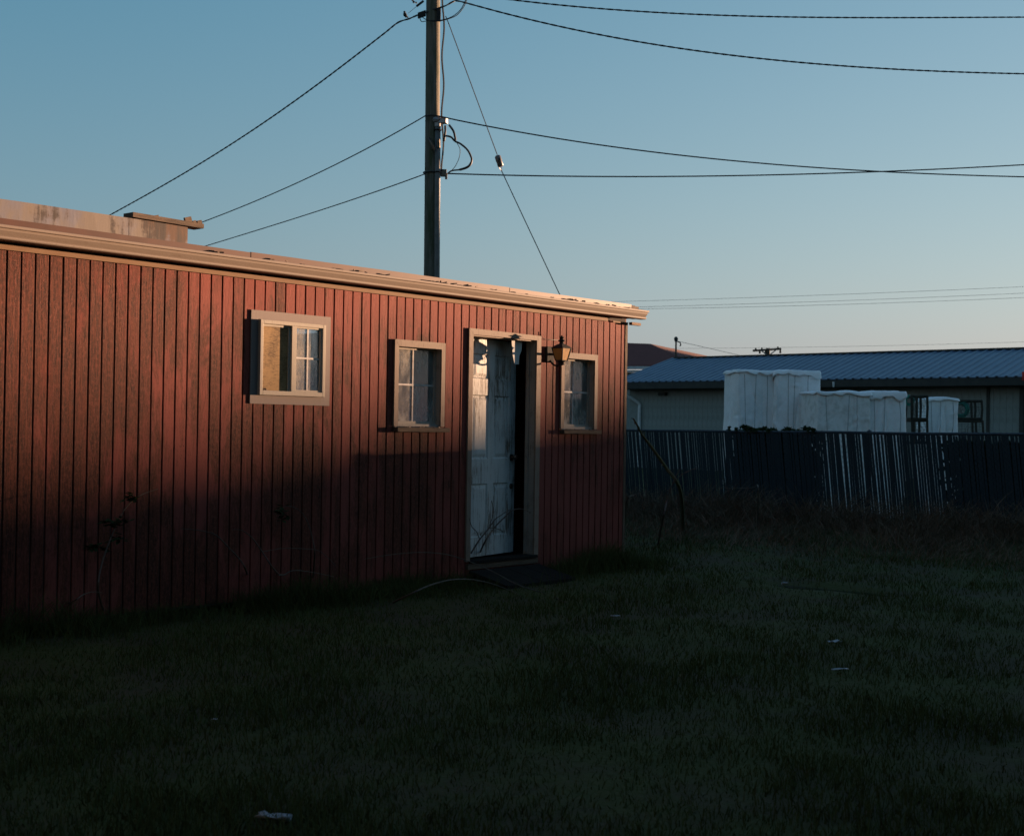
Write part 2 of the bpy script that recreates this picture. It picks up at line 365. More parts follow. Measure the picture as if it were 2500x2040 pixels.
k = len(hz_); wv.f = [(i*k+j, (i+1)*k+j, (i+1)*k+j+1, i*k+j+1) for i in range(len(wq)-1) for j in range(k-1)]
tag(wv.build('sky_blocker', M['unseen_blocker']), kind='stuff')

# ------------------------------------------------------------------ the red shed
G = .1016                                                     # groove spacing of the siding
def X(i): return -(68-i)*G
shed = empty('red_shed', (0, 0, 0), 'weathered red shed with vertical grooved boards, white gutter and a half-open door', 'shed')
def part(mb, name, m, parent=shed, **k): return mb.build(name, m, parent, **k)

# openings as (first board, last board+1, bottom, top, exact x0, x1)
OP = [(20, 27, 1.62, 2.27, -4.86, -4.16), (35, 40, 1.42, 2.13, -3.335, -2.80), (58, 62, 1.42, 2.14, -1.055, -.545), (44, 53, .20, 2.30, -2.43, -1.46)]
zt = 2.556
for i in range(-22, 68):
    g = .0055; b = .003; yo = -.0005+random.uniform(-.0012, .0012); x0, x1 = X(i)+g, X(i+1)-g
    spans = [(.06+random.uniform(0, .012), zt-(random.choice((0, .01, .02, .035)) if i >= 63 else 0), x0, x1)]
    for z0_, z1_, e0, e1 in [o[2:] for o in OP]:
        nw = []
        for za, zb_, xa, xb in spans:
            if xb <= e0 or xa >= e1 or zb_ <= z0_ or za >= z1_: nw.append((za, zb_, xa, xb)); continue
            if za < z0_-.02: nw.append((za, z0_, xa, xb))
            if xa < e0-.008: nw.append((max(za, z0_), min(zb_, z1_), xa, e0))
            if xb > e1+.008: nw.append((max(za, z0_), min(zb_, z1_), e1, xb))
            if zb_ > z1_+.02: nw.append((z1_, zb_, xa, xb))
        spans = nw
    for za, zb_, xa, xb in spans:
        part(MB().prism_z([(xa, .012), (xa, yo+b), (xa+b, yo), (xb-b, yo), (xb, yo+b), (xb, .012)][::-1], za, zb_), 'plank', M['red'])

def holed(x0, x1, z0, z1, y0, y1, name, m):
    mb = MB(); br = sorted({x0, x1, *[o[4] for o in OP], *[o[5] for o in OP]})
    for a, b in zip(br, br[1:]):
        c = (a+b)/2; segs = [(z0, z1)]
        for o in OP:
            if o[4] < c < o[5]: segs = [(z0, o[2]), (o[3], z1)]
        for s0, s1 in segs:
            if s1 > s0: mb.box((a, y0, s0), (b, y1, s1))
    part(mb, name, m)
XL = X(-22)
holed(XL, -.012, .05, 2.62, .013, .095, 'sheathing', M['dark'])
part(MB().box((-.012, .013, .05), (.0, 6, 2.62)), 'side_wall', M['red'])
part(MB().box((XL, .096, .05), (XL+.1, 6, 2.62)), 'end_wall', M['red'])
part(MB().box((XL, 6.002, .05), (0, 6.1, 2.8)), 'back_wall', M['red'])
part(MB().box((XL+.11, .1, .05), (-.02, 5.99, .17)), 'floor', M['dark'])
part(MB().prism_x([(-.098, 2.655), (6.3, 2.84), (6.3, 2.90), (-.098, 2.715)], XL-.2, .02), 'roof', M['rooftop'])
part(MB().box((-.035, -.006, .05), (.004, .0125, 2.54)), 'corner_board', M['oldwood'])
# eaves
part(MB().box((XL-.2, -.098, 2.585), (.0, -.075, 2.653)), 'fascia', M['dark'])
part(MB().box((XL-.2, -.074, 2.59), (-.02, -.0015, 2.602)), 'soffit', M['dark'])
gp = [(-.1, 2.586), (-.158, 2.586), (-.166, 2.588), (-.172, 2.594), (-.172, 2.604), (-.166, 2.608), (-.158, 2.609), (-.160, 2.612), (-.170, 2.622), (-.186, 2.640), (-.190, 2.650), (-.188, 2.655), (-.204, 2.656), (-.207, 2.660), (-.207, 2.674), (-.203, 2.677), (-.198, 2.672), (-.1, 2.650)]
part(MB().prism_x(gp, XL-.3, .105), 'gutter', M['gutter'])
part(MB().box((XL, -.022, 2.541), (-.365, -.0018, 2.587)), 'frieze_board', M['frieze'])
part(MB().box((-.27, -.018, 2.537), (-.005, -.0018, 2.552)), 'frieze_scrap', M['frieze'])
part(MB().box((.006, -.06, 2.528), (.165, -.02, 2.556)), 'rafter_tail', M['frieze'])
for a, b, dz in [(XL-.25, -5.02, 0), (-5.012, -2.03, .004), (-2.022, -.1, .0)]:
    mb = MB(); nseg = max(2, int((b-a)/.35)); pts = []
    for q in range(nseg+1):
        x = a+(b-a)*q/nseg; pts.append((x, 2.728+dz+.004*noise.noise((x*1.3, 0, 2)), 2.682+dz+.003*noise.noise((x*1.7, 4, 2))))
    for (xa, ta, ba), (xb, tb, bb) in zip(pts, pts[1:]):
        mb.add([(xa,-.125,ba),(xb,-.125,bb),(xb,-.125,tb),(xa,-.125,ta),(xa,-.1,ba),(xb,-.1,bb),(xb,-.1,tb),(xa,-.1,ta)],
               [(0,1,2,3),(7,6,5,4),(3,2,6,7),(0,4,5,1)])
    mb.f.append((0, 3, 7, 4)); part(mb, 'drip_edge', M['roofred'])
tb = MB()
for x0, x1, z0, z1 in [(-.098, -.03, 2.683, 2.722), (-.03, .02, 2.690, 2.716), (-.06, .045, 2.675, 2.689), (.0, .04, 2.697, 2.711)]: tb.box((x0, -.118-z0*.001, z0), (x1, -.1, z1))
part(tb, 'rotten_eave_end', M['oldwoodx'])
db = MB()
for q in range(40):
    x = random.uniform(-5.4, .0); s = random.uniform(.004, .012); db.obox((x, -.115-.05*random.random(), 2.688+s*.5), Vector((1, random.uniform(-1, 1), random.uniform(-.3, .3))).normalized(), (0, 1, 0), (0, 0, 1), s*random.uniform(1, 3), s*.6, s*.5)
tag(part(db, 'gutter_debris', M['oldwoodx']), kind='stuff')

# window 1: sliding vinyl window in flat mitred trim
def mitre(x0, x1, z0, z1, w, y0, y1, parent, m, names=('trim_board',)*4, wl=None):
    o = [(x0, z0), (x1, z0), (x1, z1), (x0, z1)]; wl = w if wl is None else wl
    i = [(x0+wl, z0+w), (x1-w, z0+w), (x1-w, z1-w), (x0+wl, z1-w)]
    for k in range(4):
        j = (k+1) % 4; part(MB().prism_y([o[k], o[j], i[j], i[k]], y0, y1), names[k], m, parent)
def win_root(name, x, z, label): return tag(empty_part(name, (x, 0, z)), label)
def empty_part(name, loc):
    o = bpy.data.objects.new(name, None); COL.objects.link(o); o.parent = shed; o.location = loc; return o
w1 = win_root('window', -4.512, 1.58, 'sliding window with a dirty screen in its left half')
mitre(-4.913, -4.108, 1.581, 2.306, .068, -.012, -.0022, w1, M['coil'])
fb = MB(); fx0, fx1, fz0, fz1 = -4.845, -4.183, 1.65, 2.235; t = .030
fb.box((fx0, -.042, fz0), (fx0+t, .03, fz1)).box((fx1-t, -.042, fz0), (fx1, .03, fz1)).box((fx0+t, -.042, fz0), (fx1-t, .03, fz0+t+.006)).box((fx0+t, -.042, fz1-t), (fx1-t, .03, fz1))
part(fb, 'frame', M['vinyl'], w1, bevel=.003)
part(MB().box((-4.530, -.041, fz0+t+.006), (-4.490, .02, fz1-t)), 'mullion', M['vinyl'], w1)
part(MB().box((fx0+t, -.020, fz1-t-.018), (-4.530, .0, fz1-t)), 'sash_rail', M['vinyl'], w1)
part(MB().box((-4.552, -.022, fz0+t+.006), (-4.530, .004, fz1-t-.018)), 'sash_stile', M['vinyl'], w1)
part(MB().box((fx0+t, -.012, fz0+t+.006), (-4.552, -.009, fz1-t-.018)), 'bug_screen', M['screen'], w1)
part(MB().tube([(-4.81+.01*k, -.016, 1.69+.004*math.sin(k*2)) for k in range(7)], [.004, .01, .012, .009, .012, .008, .003], 6), 'dead_leaf', M['oldwoodx'], w1)
rx0, rx1, rz0, rz1 = -4.490, fx1-t, fz0+t+.006, fz1-t
rb = MB(); q = .014
rb.box((rx0, -.030, rz0), (rx0+q, .0, rz1)).box((rx1-q, -.030, rz0), (rx1, .0, rz1)).box((rx0+q, -.030, rz0), (rx1-q, .0, rz0+q)).box((rx0+q, -.030, rz1-q), (rx1-q, .0, rz1))
part(rb, 'sash', M['vinyl'], w1)
part(MB().box((rx0+q, -.012, rz0+q), (rx1-q, -.008, rz1-q)), 'pane', M['glass_dirty'], w1)
cx = (rx0+rx1)/2; cz = (rz0+rz1)/2+.01
part(MB().box((cx-.007, -.018, rz0+q), (cx+.007, -.0125, rz1-q)), 'muntin', M['muntin'], w1)
part(MB().box((rx0+q, -.0185, cz-.007), (rx1-q, -.013, cz+.007)), 'muntin', M['muntin'], w1)

def old_window(x0, x1, z0, z1, sill, name):
    """x0..x1, z0..z1: outer edge of the wooden casing; glass set deep in the wall"""
    w = win_root('window', (x0+x1)/2, z0, name); c = .048
    part(MB().prism_y([(x0, z1-.062), (x0+c, z1-.062), (x0+c, z1-.062), (x0, z1)][:0] or [(x0, z1), (x0+c, z1-.058), (x1-c, z1-.058), (x1, z1)][::-1], -.021, -.0022), 'trim_board', M['trim'], w)
    part(MB().prism_y([(x0, z0), (x0+c, z0), (x0+c, z1-.058), (x0, z1)], -.0205, -.0022), 'trim_board', M['trim'], w)
    part(MB().prism_y([(x1-c, z0), (x1, z0), (x1, z1), (x1-c, z1-.058)], -.0205, -.0022), 'trim_board', M['trim'], w)
    part(MB().box((x0+.012, -.055, sill-.04), (x1+.036, .013, sill)), 'sill', M['oldwoodx'], w, bevel=.004)
    a, b = x0+c, x1-c; y = .062
    part(MB().box((a-.008, -.001, z0), (a, .1, z1-.058)), 'jamb', M['jamb'], w)
    part(MB().box((b, -.001, z0), (b+.008, .1, z1-.058)), 'jamb', M['jamb'], w)
    part(MB().box((a-.008, -.001, z1-.058), (b+.008, .1, z1-.05)), 'jamb', M['jamb'], w)
    part(MB().box((a, .013, sill), (b, .1, z0+.02)), 'stool', M['jamb'], w)
    sb = MB(); e = .018
    sb.box((a, y-.012, z0+.02), (a+e, y+.02, z1-.058)).box((b-e, y-.012, z0+.02), (b, y+.02, z1-.058)).box((a+e, y-.012, z0+.02), (b-e, y+.02, z0+.045)).box((a+e, y-.012, z1-.076), (b-e, y+.02, z1-.058))
    part(sb, 'sash', M['vinyl'], w)
    part(MB().box((a+e, y+.003, z0+.045), (b-e, y+.006, z1-.076)), 'pane', M['glass'], w)
    mx, mz = (a+b)/2-.015, (z0+z1)/2-.01
    part(MB().box((mx-.008, y-.004, z0+.045), (mx+.008, y+.0025, z1-.076)), 'muntin', M['muntin'], w)
    part(MB().box((a+e, y-.0045, mz-.008), (b-e, y+.002, mz+.008)), 'muntin', M['muntin'], w)
    pl = MB()
    for k in range(16):
        x = random.uniform(x0+.02, x1); s = random.uniform(.006, .02); pl.obox((x, -.03+.02*random.random(), sill+.004), Vector((1, random.uniform(-.6, .6), random.uniform(-.3, .3))).normalized(), (0, 1, 0), (0, 0, 1), s, s*.5, .004)
    tag(part(pl, 'peeled_paint', M['trim'], w), kind='stuff')
    return a, b
old_window(-3.384, -2.760, 1.426, 2.172, 1.416, 'square wood-cased window with a drooping pale curtain')
old_window(-1.108, -.520, 1.426, 2.184, 1.416, 'wood-cased window with a short blind, nearest the end of the wall')

def curtain(x0, zb, zt_, redge, y, m, label, fold=.007):
    mb = MB(); nz, nxx = 26, 30
    for j in range(nz+1):
        tz = j/nz; xr = redge(tz)
        for i in range(nxx+1):
            s = i/nxx; x = x0+(xr-x0)*s; z = zb+(zt_-zb)*tz
            mb.v.append((x, y+fold*math.sin(s*17+tz*2)+.006*noise.noise((s*3, tz*4, x0)), z))
    mb.f = [(j*(nxx+1)+i, j*(nxx+1)+i+1, (j+1)*(nxx+1)+i+1, (j+1)*(nxx+1)+i) for j in range(nz) for i in range(nxx)]
    o = thing_mesh(mb, 'curtain', m, label, 'curtain', base=(x0, y, zb), smooth=True)
    sm = o.modifiers.new('solid', 'SOLIDIFY'); sm.thickness = .003
curtain(-3.40, 1.43, 2.15, lambda t: -2.89+.0*t-.055*math.sin(min(1, t*1.5)*math.pi/1.0)*(t > .0)+.03*(1-t), .105, M['curtain'], 'pale curtain sagging behind the glass of the square wood-cased window')
curtain(-1.14, 1.43, 2.15, lambda t: -.84+.02*math.sin(t*5)-.03*(1-t), .125, M['curtain'], 'pale curtain hanging low behind the glass beside the wall lantern')
bl = MB().box((-1.05, .088, 1.835), (-.705, .092, 2.12)).box((-1.05, .084, 1.828), (-.705, .096, 1.842))
thing_mesh(bl, 'window_blind', M['blind'], 'half-lowered cream blind behind the window beside the wall lantern', 'blind', base=(-.9, .13, 2.15))

# door frame
dx0, dx1, dz0, dz1 = -2.452, -1.428, .20, 2.330; c = .056
df = empty_part('door_frame', (-1.94, 0, .2))
part(MB().prism_y([(dx0, dz1), (dx0+c, dz1-c), (dx1-c-.008, dz1-c), (dx1, dz1-.01)][::-1], -.0215, -.0022), 'head_casing', M['trim'], df)
part(MB().prism_y([(dx0, dz0), (dx0+c, dz0), (dx0+c, dz1-c), (dx0, dz1)], -.021, -.0022), 'side_casing', M['trim'], df)
part(MB().prism_y([(dx1-c-.008, dz0), (dx1, dz0), (dx1, dz1-.01), (dx1-c-.008, dz1-c)], -.021, -.0022), 'side_casing', M['trim'], df)
a, b = dx0+c, dx1-c-.008
part(MB().box((a-.02, -.001, dz0), (a+.002, .115, dz1-c)), 'jamb', M['jamb'], df)
part(MB().box((b-.002, -.001, dz0), (b+.02, .115, dz1-c)), 'jamb', M['jamb'], df)
part(MB().box((b-.014, .062, dz0+.03), (b-.002, .10, dz1-c-.013)), 'door_stop', M['jamb'], df)
part(MB().box((a+.002, -.001, dz1-c-.012), (b-.002, .115, dz1-c+.01)), 'head_jamb', M['trim'], df)
part(MB().box((a+.002, -.045, dz0-.02), (b+.03, .12, dz0+.008)), 'threshold', M['stepwood'], df, bevel=.004)
part(MB().box((dx0+.02, -.03, dz0-.075), (dx1-.01, .012, dz0-.022)), 'sill_board', M['oldwoodx'], df, bevel=.004)
for i in range(44, 54): part(MB().box((X(i)+.005, 0, .06), (X(i+1)-.005, .012, .122)), 'plank', M['red'])

# door leaf, hinged at the left and standing ajar inwards
HX, HY, TH = a+.006, .068, R(10)
dr = empty_part('door', (HX, HY, dz0)); dr.rotation_euler = (0, 0, TH); tag(dr, 'white six-panel door with peeling paint, ajar')
def dpart(mb, name, m, parent=dr, **k):
    o = bpy.data.objects.new(name, mb.mesh(name, m)); COL.objects.link(o); o.parent = parent
    if k.get('bevel'):
        bb = o.modifiers.new('bevel', 'BEVEL'); bb.width = k['bevel']; bb.segments = 2
    return o
DW, DH, DT = .885, 2.035, .042; z_b = .022
st = .115; mw = .10; pw = (DW-2*st-mw)/2
rows = [(.20, .70), (.93, 1.53), (1.68, 1.915)]
cols = [(st, st+pw), (st+pw+mw, DW-st)]
lb = MB(); xb = [0, cols[0][0], cols[0][1], cols[1][0], cols[1][1], DW]; zb = [z_b]+[v for r in rows for v in r]+[z_b+DH]
for i in range(5):
    for j in range(len(zb)-1):
        if not (i in (1, 3) and j in (1, 3, 5)): lb.box((xb[i], 0, zb[j]), (xb[i+1], DT, zb[j+1]))
dpart(lb, 'door_leaf', M['door'])
for x0, x1 in cols:
    for z0, z1 in rows:
        o_ = [(x0, z0), (x1, z0), (x1, z1), (x0, z1)]; q1, q2, q3 = .014, .034, .034
        def ring(d, y): return [(x0+d, y, z0+d), (x1-d, y, z0+d), (x1-d, y, z1-d), (x0+d, y, z1-d)]
        vs = ring(0, .0)+ring(.012, .011)+ring(.022, .011)+ring(.050, .002)+ring(0, DT)
        fs = [(r*4+k, r*4+(k+1) % 4, (r+1)*4+(k+1) % 4, (r+1)*4+k) for r in range(3) for k in range(4)]+[(12, 13, 14, 15), (19, 18, 17, 16)]
        dpart(MB().add(vs, fs), 'door_panel', M['door'])
kn = MB(); kn.lathe([(.034, 0), (.034, .006), (.014, .010), (.013, .03), (.026, .040), (.030, .052), (.024, .064), (.0, .067)], (0, 0, 0), 14)
ko = dpart(kn, 'knob', M['brass']); ko.rotation_euler = (R(90), 0, 0); ko.location = (DW-.065, 0, .94)
k2 = MB(); k2.lathe([(.028, 0), (.026, .012), (.012, .016), (.0, .017)], (0, 0, 0), 12)
ko = dpart(k2, 'deadbolt', M['brass']); ko.rotation_euler = (R(90), 0, 0); ko.location = (DW-.065, 0, .66)

# torn paper hanging in the doorway
pa = [on(1, 1249, 839, .05), on(1, 1275, 838, .05), on(1, 1273.5, 856, .05), on(1, 1268, 868, .05), on(1, 1266.5, 889, .05), on(1, 1256.5, 889, .05), on(1, 1252, 868, .05), on(1, 1251, 855, .05)]
ztop = dz1-c-.012
pb = MB().prism_y([(p.x, p.z if i > 1 else ztop) for i, p in enumerate(pa)][::-1], .05, .053)
thing_mesh(pb, 'torn_sheet', M['paper'], 'pale torn sheet hanging to a point from the top of the doorway', 'paper', base=(pa[0].x, .05, ztop))

# step at the door: a low wooden ramp
rp = empty('door_ramp', (-1.93, -.2, 0), 'dark low wooden ramp below the door sill', 'ramp')
for k in range(4):
    x0 = -2.42+k*.248; x1 = x0+.24
    mb = MB().prism_x([(-.035, .118), (-.035, .096), (-.50, -.02), (-.50, .022)], x0, x1); part(mb, 'ramp_board', M['stepwood'], rp)
part(MB().prism_x([(-.04, .09), (-.04, -.05), (-.47, -.05), (-.47, -.01)], -1.47, -1.435), 'ramp_cheek', M['stepwood'], rp)

# wall lantern
LX, LY = -1.300, -.17
wl = empty('wall_lantern', (LX, 0, 2.15), 'black wall lantern with amber glass between the door and the end window', 'lantern')
part(MB().box((LX-.055, -.035, 2.07), (LX+.055, -.0022, 2.225)), 'wall_plate', M['iron'], wl, bevel=.006)
part(MB().tube(smoothpath([(LX, -.02, 2.10), (LX, -.06, 2.055), (LX, -.12, 2.035), (LX, LY, 2.052)], 6), .009, 8).tube([(LX, -.02, 2.15), (LX, -.10, 2.15)], .012, 8), 'arm', M['iron'], wl)
part(MB().lathe([(.012, 0), (.03, .006), (.034, .016), (.022, .024), (.038, .034), (.042, .044)], (LX, LY, 2.040), 16), 'base_cup', M['iron'], wl)
s0, s1, zl0, zl1 = .041, .066, 2.086, 2.206
cg = MB()
def cr(s, z): return [Vector((LX+i*s, LY+j*s, z)) for i, j in ((-1, -1), (1, -1), (1, 1), (-1, 1))]
A, B = cr(s0, zl0), cr(s1, zl1)
for k in range(4):
    cg.bar(A[k], B[k], .009, .009, (1, 0, 0)); cg.bar(A[k], A[(k+1) % 4], .008, .008); cg.bar(B[k], B[(k+1) % 4], .010, .009)
part(cg, 'cage', M['iron'], wl)
for k in range(4):
    j = (k+1) % 4; nrm = (A[j]-A[k]).cross(B[k]-A[k]).normalized()*.0015
    vs = [A[k]+nrm, A[j]+nrm, B[j]+nrm, B[k]+nrm, A[k]-nrm, A[j]-nrm, B[j]-nrm, B[k]-nrm]
    part(MB().add(vs, [(0,1,2,3),(7,6,5,4),(0,4,5,1),(1,5,6,2),(2,6,7,3),(3,7,4,0)]), 'glass_panel', M['amber'], wl)
A, B = cr(.074, 2.207), cr(.026, 2.246)
part(MB().add(A+B, [(3,2,1,0),(4,5,6,7)]+[(k, (k+1) % 4, 4+(k+1) % 4, 4+k) for k in range(4)]), 'cap', M['iron'], wl)
part(MB().lathe([(.026, .0), (.020, .010), (.018, .022), (.036, .030), (.036, .036), (.020, .044), (.015, .056), (.026, .062), (.027, .067), (.010, .074), (.006, .083), (.0, .087)], (LX, LY, 2.245), 14), 'finial', M['iron'], wl)
part(MB().lathe([(.012, 0), (.012, .05), (.016, .055), (.0, .09)], (LX, LY, 2.09), 10), 'bulb', M['insul'], wl)
thing_mesh(MB().tube(smoothpath([on(1, 1318, 810, -.004), on(1, 1326, 826, -.012), on(1, 1345, 829, -.02), on(1, 1362, 830, -.012)], 5), .0025, 5), 'lantern_wire', M['cable'], 'thin dark wire running along the boards to the wall lantern', 'wire')

# rusty white parapet box on the roof, old board on its end
rbx = empty('roof_box', (-5.5, 2.5, 2.8), 'long rust-stained white metal box on top of the shed roof', 'roof box')
x1 = -3.75; yf = 2.5
for a_, b_ in [(-9.4, -7.6), (-7.595, -5.9), (-5.895, -4.4), (-4.395, x1)]:
    mb = MB(); n_ = 8
    for k in range(n_+1):
        x = a_+(b_-a_)*k/n_; z = 3.315+.01*noise.noise((x*1.2, 1, 0))-.02*max(0, -5.6-x)
        mb.v += [(x, yf+.006*noise.noise((x*2, 5, 0)), 2.70), (x, yf+.006*noise.noise((x*2, 9, 0)), z), (x, yf+.9, z), (x, yf+.9, 2.70)]
    for k in range(n_): mb.f += [(4*k+i, 4*k+(i+1) % 4, 4*k+4+(i+1) % 4, 4*k+4+i)[::-1] for i in range(4)]
    mb.f += [(0, 1, 2, 3), (4*n_+3, 4*n_+2, 4*n_+1, 4*n_)]
    part(mb, 'metal_panel', M['rusty'], rbx)
ob = MB(); p0, p1 = on(1, 322, 531, yf-.02), on(1, 495, 549, yf-.02)
ob.bar((p0.x, yf+.04, 3.345), (p1.x, yf+.04, 3.335), .16, .045)
for x, s in [(-3.75, .03), (-3.62, .02), (-3.68, .014), (-4.1, .012)]: ob.obox((x, yf, 3.36+s*.5), (1, 0, .3), (0, 1, 0), (-.3, 0, 1), s*1.2, .012, s)
thing_mesh(ob, 'old_board', M['oldwoodx'], 'mossy brown board lying on the end of the rusty roof box', 'board', base=(-4, yf, 3.32))

# ------------------------------------------------------------------ utility pole and lines
PB, PT = Vector((5.86, 8.63, -.4)), Vector((5.72, 8.66, 11.2))
def pol(z): return PB.lerp(PT, (z-PB.z)/(PT.z-PB.z))
pe = empty('utility_pole', (5.86, 8.63, 0), 'tall weathered wooden utility pole rising behind the red shed', 'utility pole')
pts = [pol(z) for z in np.linspace(-.4, 11.2, 30)]
part(MB().tube(pts, [.152-.0022*k/2+.002*noise.noise((k*.7, 0, 0)) for k in range(30)], 24), 'pole', M['pole'], pe, smooth=True)
rh = Vector((rt.x, rt.y, 0)).normalized(); fh = Vector((fw.x, fw.y, 0)).normalized()
def po(z, r_, f_): return pol(z)+rh*r_-fh*f_                  # offset to the right and towards the viewer
part(MB().tube([po(z, .105+.00*z, .13) for z in (-.3, 2, 4, 6.0, 6.86)], .052, 14), 'conduit', M['conduit'], pe, smooth=True)
wh = MB(); c0 = po(6.94, .105, .13)
wh.lathe([(.06, -.10), (.06, -.03), (.085, -.02), (.10, .02), (.085, .055), (.05, .075), (.0, .08)], c0, 14)
d_ = (rh*.9-fh*.2).normalized(); wh.obox(c0+d_*.10+Vector((0, 0, .0)), d_, d_.cross(Vector((0, 0, 1))), (0, 0, 1), .07, .07, .045)
part(wh, 'weatherhead', M['whead'], pe, smooth=False)
part(MB().tube(smoothpath([po(z, .19+.018*math.sin(z*6), .12) for z in np.linspace(11.1, 6.05, 46)], 2), .016, 5), 'riser_cable', M['cable'], pe)
for z in (6.78, 6.02): part(MB().tube([po(z, .105, .13)+Vector((math.cos(t), math.sin(t), 0))*.062 for t in np.linspace(0, 2*math.pi, 15)], .012, 5), 'conduit_strap', M['iron'], pe)
br = MB(); c1 = po(6.02, .21, .06); br.obox(c1, rh, fh, (0, 0, 1), .055, .05, .06).obox(c1+rh*.05+Vector((0, 0, -.06)), rh, fh, (0, 0, 1), .02, .03, .05)
br.tube([pol(6.03)+Vector((math.cos(t), math.sin(t), 0))*.157 for t in np.linspace(0, 2*math.pi, 21)], .014, 5)
part(br, 'cable_bracket', M['brass'], pe)
part(MB().obox(po(8.86, .11, .12), rh, fh, (0, 0, 1), .035, .05, .11), 'bolt_plate', M['iron'], pe)
part(MB().obox(po(8.88, -.20, .06), (rh+Vector((0, 0, .35))).normalized(), fh, (0, 0, 1), .075, .04, .045), 'wedge_clamp', M['iron'], pe)
part(MB().tube([po(z, .12, .2-.02) for z in (6.60, 6.45)], [.03, .035], 8).tube(smoothpath([po(6.62, -.06, .17), po(6.52, -.0, .20), po(6.40, .05, .2)], 4), [.03]*9, 7), 'cable_end', M['brass'], pe)
D0 = 24.0
def P2(px, py, dz=0): return at(px, py, D0+dz)
lp = MB()
lp.tube(smoothpath([P2(1097, 306, -.2), P2(1107, 320, -.3), P2(1111, 335, -.3), P2(1112, 343, -.3)], 5), .020, 7)
lp.tube(smoothpath([P2(1087, 308, -.2), P2(1087, 322, -.3), P2(1084, 345, -.3)], 5), .020, 7)
lp.tube(smoothpath([P2(1090, 332, -.2), P2(1101, 335, -.3), P2(1111, 345, -.3), P2(1125, 352, -.3), P2(1141, 366, -.3), P2(1150, 383, -.3), P2(1151, 395, -.3), P2(1143, 407, -.3), P2(1124, 414, -.2), P2(1103, 417, -.1), P2(1092, 425, 0)], 5), [.018]*31+[.022]*10+[.014]*10, 7)
part(lp, 'drip_loop', M['cable'], pe, smooth=True)
part(MB().tube(smoothpath([P2(1116, 350, -.3), P2(1123, 365, -.3), P2(1121, 385, -.3), P2(1112, 405, -.2), P2(1103, 416, -.1)], 5), .006, 5), 'ground_wire', M['guy'], pe)
sp = MB()
for path in [[(1024, 42), (1029, 53), (1040, 52), (1052, 51), (1075, 50), (1095, 45), (1112, 36), (1126, 22), (1137, 0), (1139, -14)],
             [(1027, 40), (1040, 48), (1056, 53), (1078, 51), (1097, 46), (1116, 37), (1132, 18), (1141, -4)]]:
    sp.tube(smoothpath([P2(x, y, -.25) for x, y in path], 5), .008, 5)
part(sp, 'jumper', M['cable'], pe)
tw = MB().tube([P2(1017, 16), P2(1034, 3, -.05)], .022, 7).tube([P2(997, 33), P2(1017, 16)], .004, 4)
for a_, b_ in [((1008, 4), (1012, 7)), ((1015, 8), (1017, 6)), ((1003, -6), (1008, 2)), ((1043, 4), (1044, 7))]: tw.tube([P2(*a_), P2(*b_)], .02, 5)
part(tw, 'splice', M['cable'], pe)

def line(name, lead, pts, rad, m, label, group, twist=0, cat='cable', deg=3):
    """lead: points at the pole; pts: the hanging span, fitted with one smooth sagging curve"""
    x, y, d = np.array(pts).T; x0, k_ = x[0], x[-1]-x[0]; cy = np.polyfit((x-x0)/k_, y, min(deg, len(x)-1)); cdp = np.polyfit((x-x0)/k_, d, 1)
    nn = 60; P = [at(*p) for p in lead]; Ps = [at(x0+k_*t, np.polyval(cy, t), np.polyval(cdp, t)) for t in np.linspace(0, 1, nn)]
    P = smoothpath(P+Ps[1:6:2], 6)+Ps[6:] if lead else Ps
    mb = MB()
    if twist:
        Q = []; 
        for a_, b_ in zip(P, P[1:]):
            c_ = max(1, int((b_-a_).length/.045)); Q += [a_.lerp(b_, q/c_) for q in range(c_)]
        Q.append(P[-1])
        for s in (0, math.pi):
            q2 = []; L = 0; prev = Q[0]
            for i, p in enumerate(Q):
                L += (p-prev).length; prev = p; t = (Q[min(i+1, len(Q)-1)]-Q[max(i-1, 0)]).normalized(); e1 = t.cross(Vector((0, 0, 1))).normalized(); e2 = e1.cross(t)
                q2.append(p+(e1*math.cos(L*twist+s)+e2*math.sin(L*twist+s))*rad*.5)
            mb.tube(q2, rad, 5)
    else: mb.tube(P, rad, 6)
    return thing_mesh(mb, name, m, label, cat, group, base=P[0])
SG = 'overhead lines meeting at the wooden pole'
PL = 'power line'
line('service_line', [(1048, 29, 23.9), (1021, 37, 24), (1000, 46, 24.1)], [(987, 44, 24.2), (930, 88, 24.8), (840, 158, 25.6), (695, 265, 27), (600, 328, 28), (493, 398, 29.5), (380, 462, 30.8), (273, 523, 32), (120, 607, 34)], .0115, M['cable'], 'thick twisted line sloping from the pole top down to the left', SG, 18, PL, 4)
line('phone_cable', [], [(1040, 283, 24), (940, 337, 25), (752, 435, 27), (600, 503, 29), (479, 545, 30.5), (330, 600, 33)], .011, M['cable'], 'middle of three cables on the left, from mid pole to the roof board', SG)
line('phone_cable', [], [(1040, 424, 24), (940, 460, 25), (764, 519, 27), (640, 559, 29), (505, 599, 30.5), (400, 632, 33)], .010, M['cable'], 'lowest of three cables on the left, reaching the shed eave', SG)
line('phone_cable', [(1038, 284, 23.85), (1060, 282, 23.8)], [(1093, 289, 24), (1290, 326, 24), (1516, 362, 24.2), (1800, 393, 24.5), (2115, 417, 25), (2500, 432, 26), (2800, 436, 27)], .012, M['cable'], 'thin cable right of the pole, sagging from above to below its neighbour', SG)
line('phone_cable', [], [(1093, 424, 24), (1300, 429, 24), (1528, 431, 24), (1760, 430, 24.5), (1974, 425, 25), (2250, 415, 26), (2500, 402, 27), (2800, 384, 28)], .012, M['cable'], 'nearly level lowest cable on the right of the pole', SG)
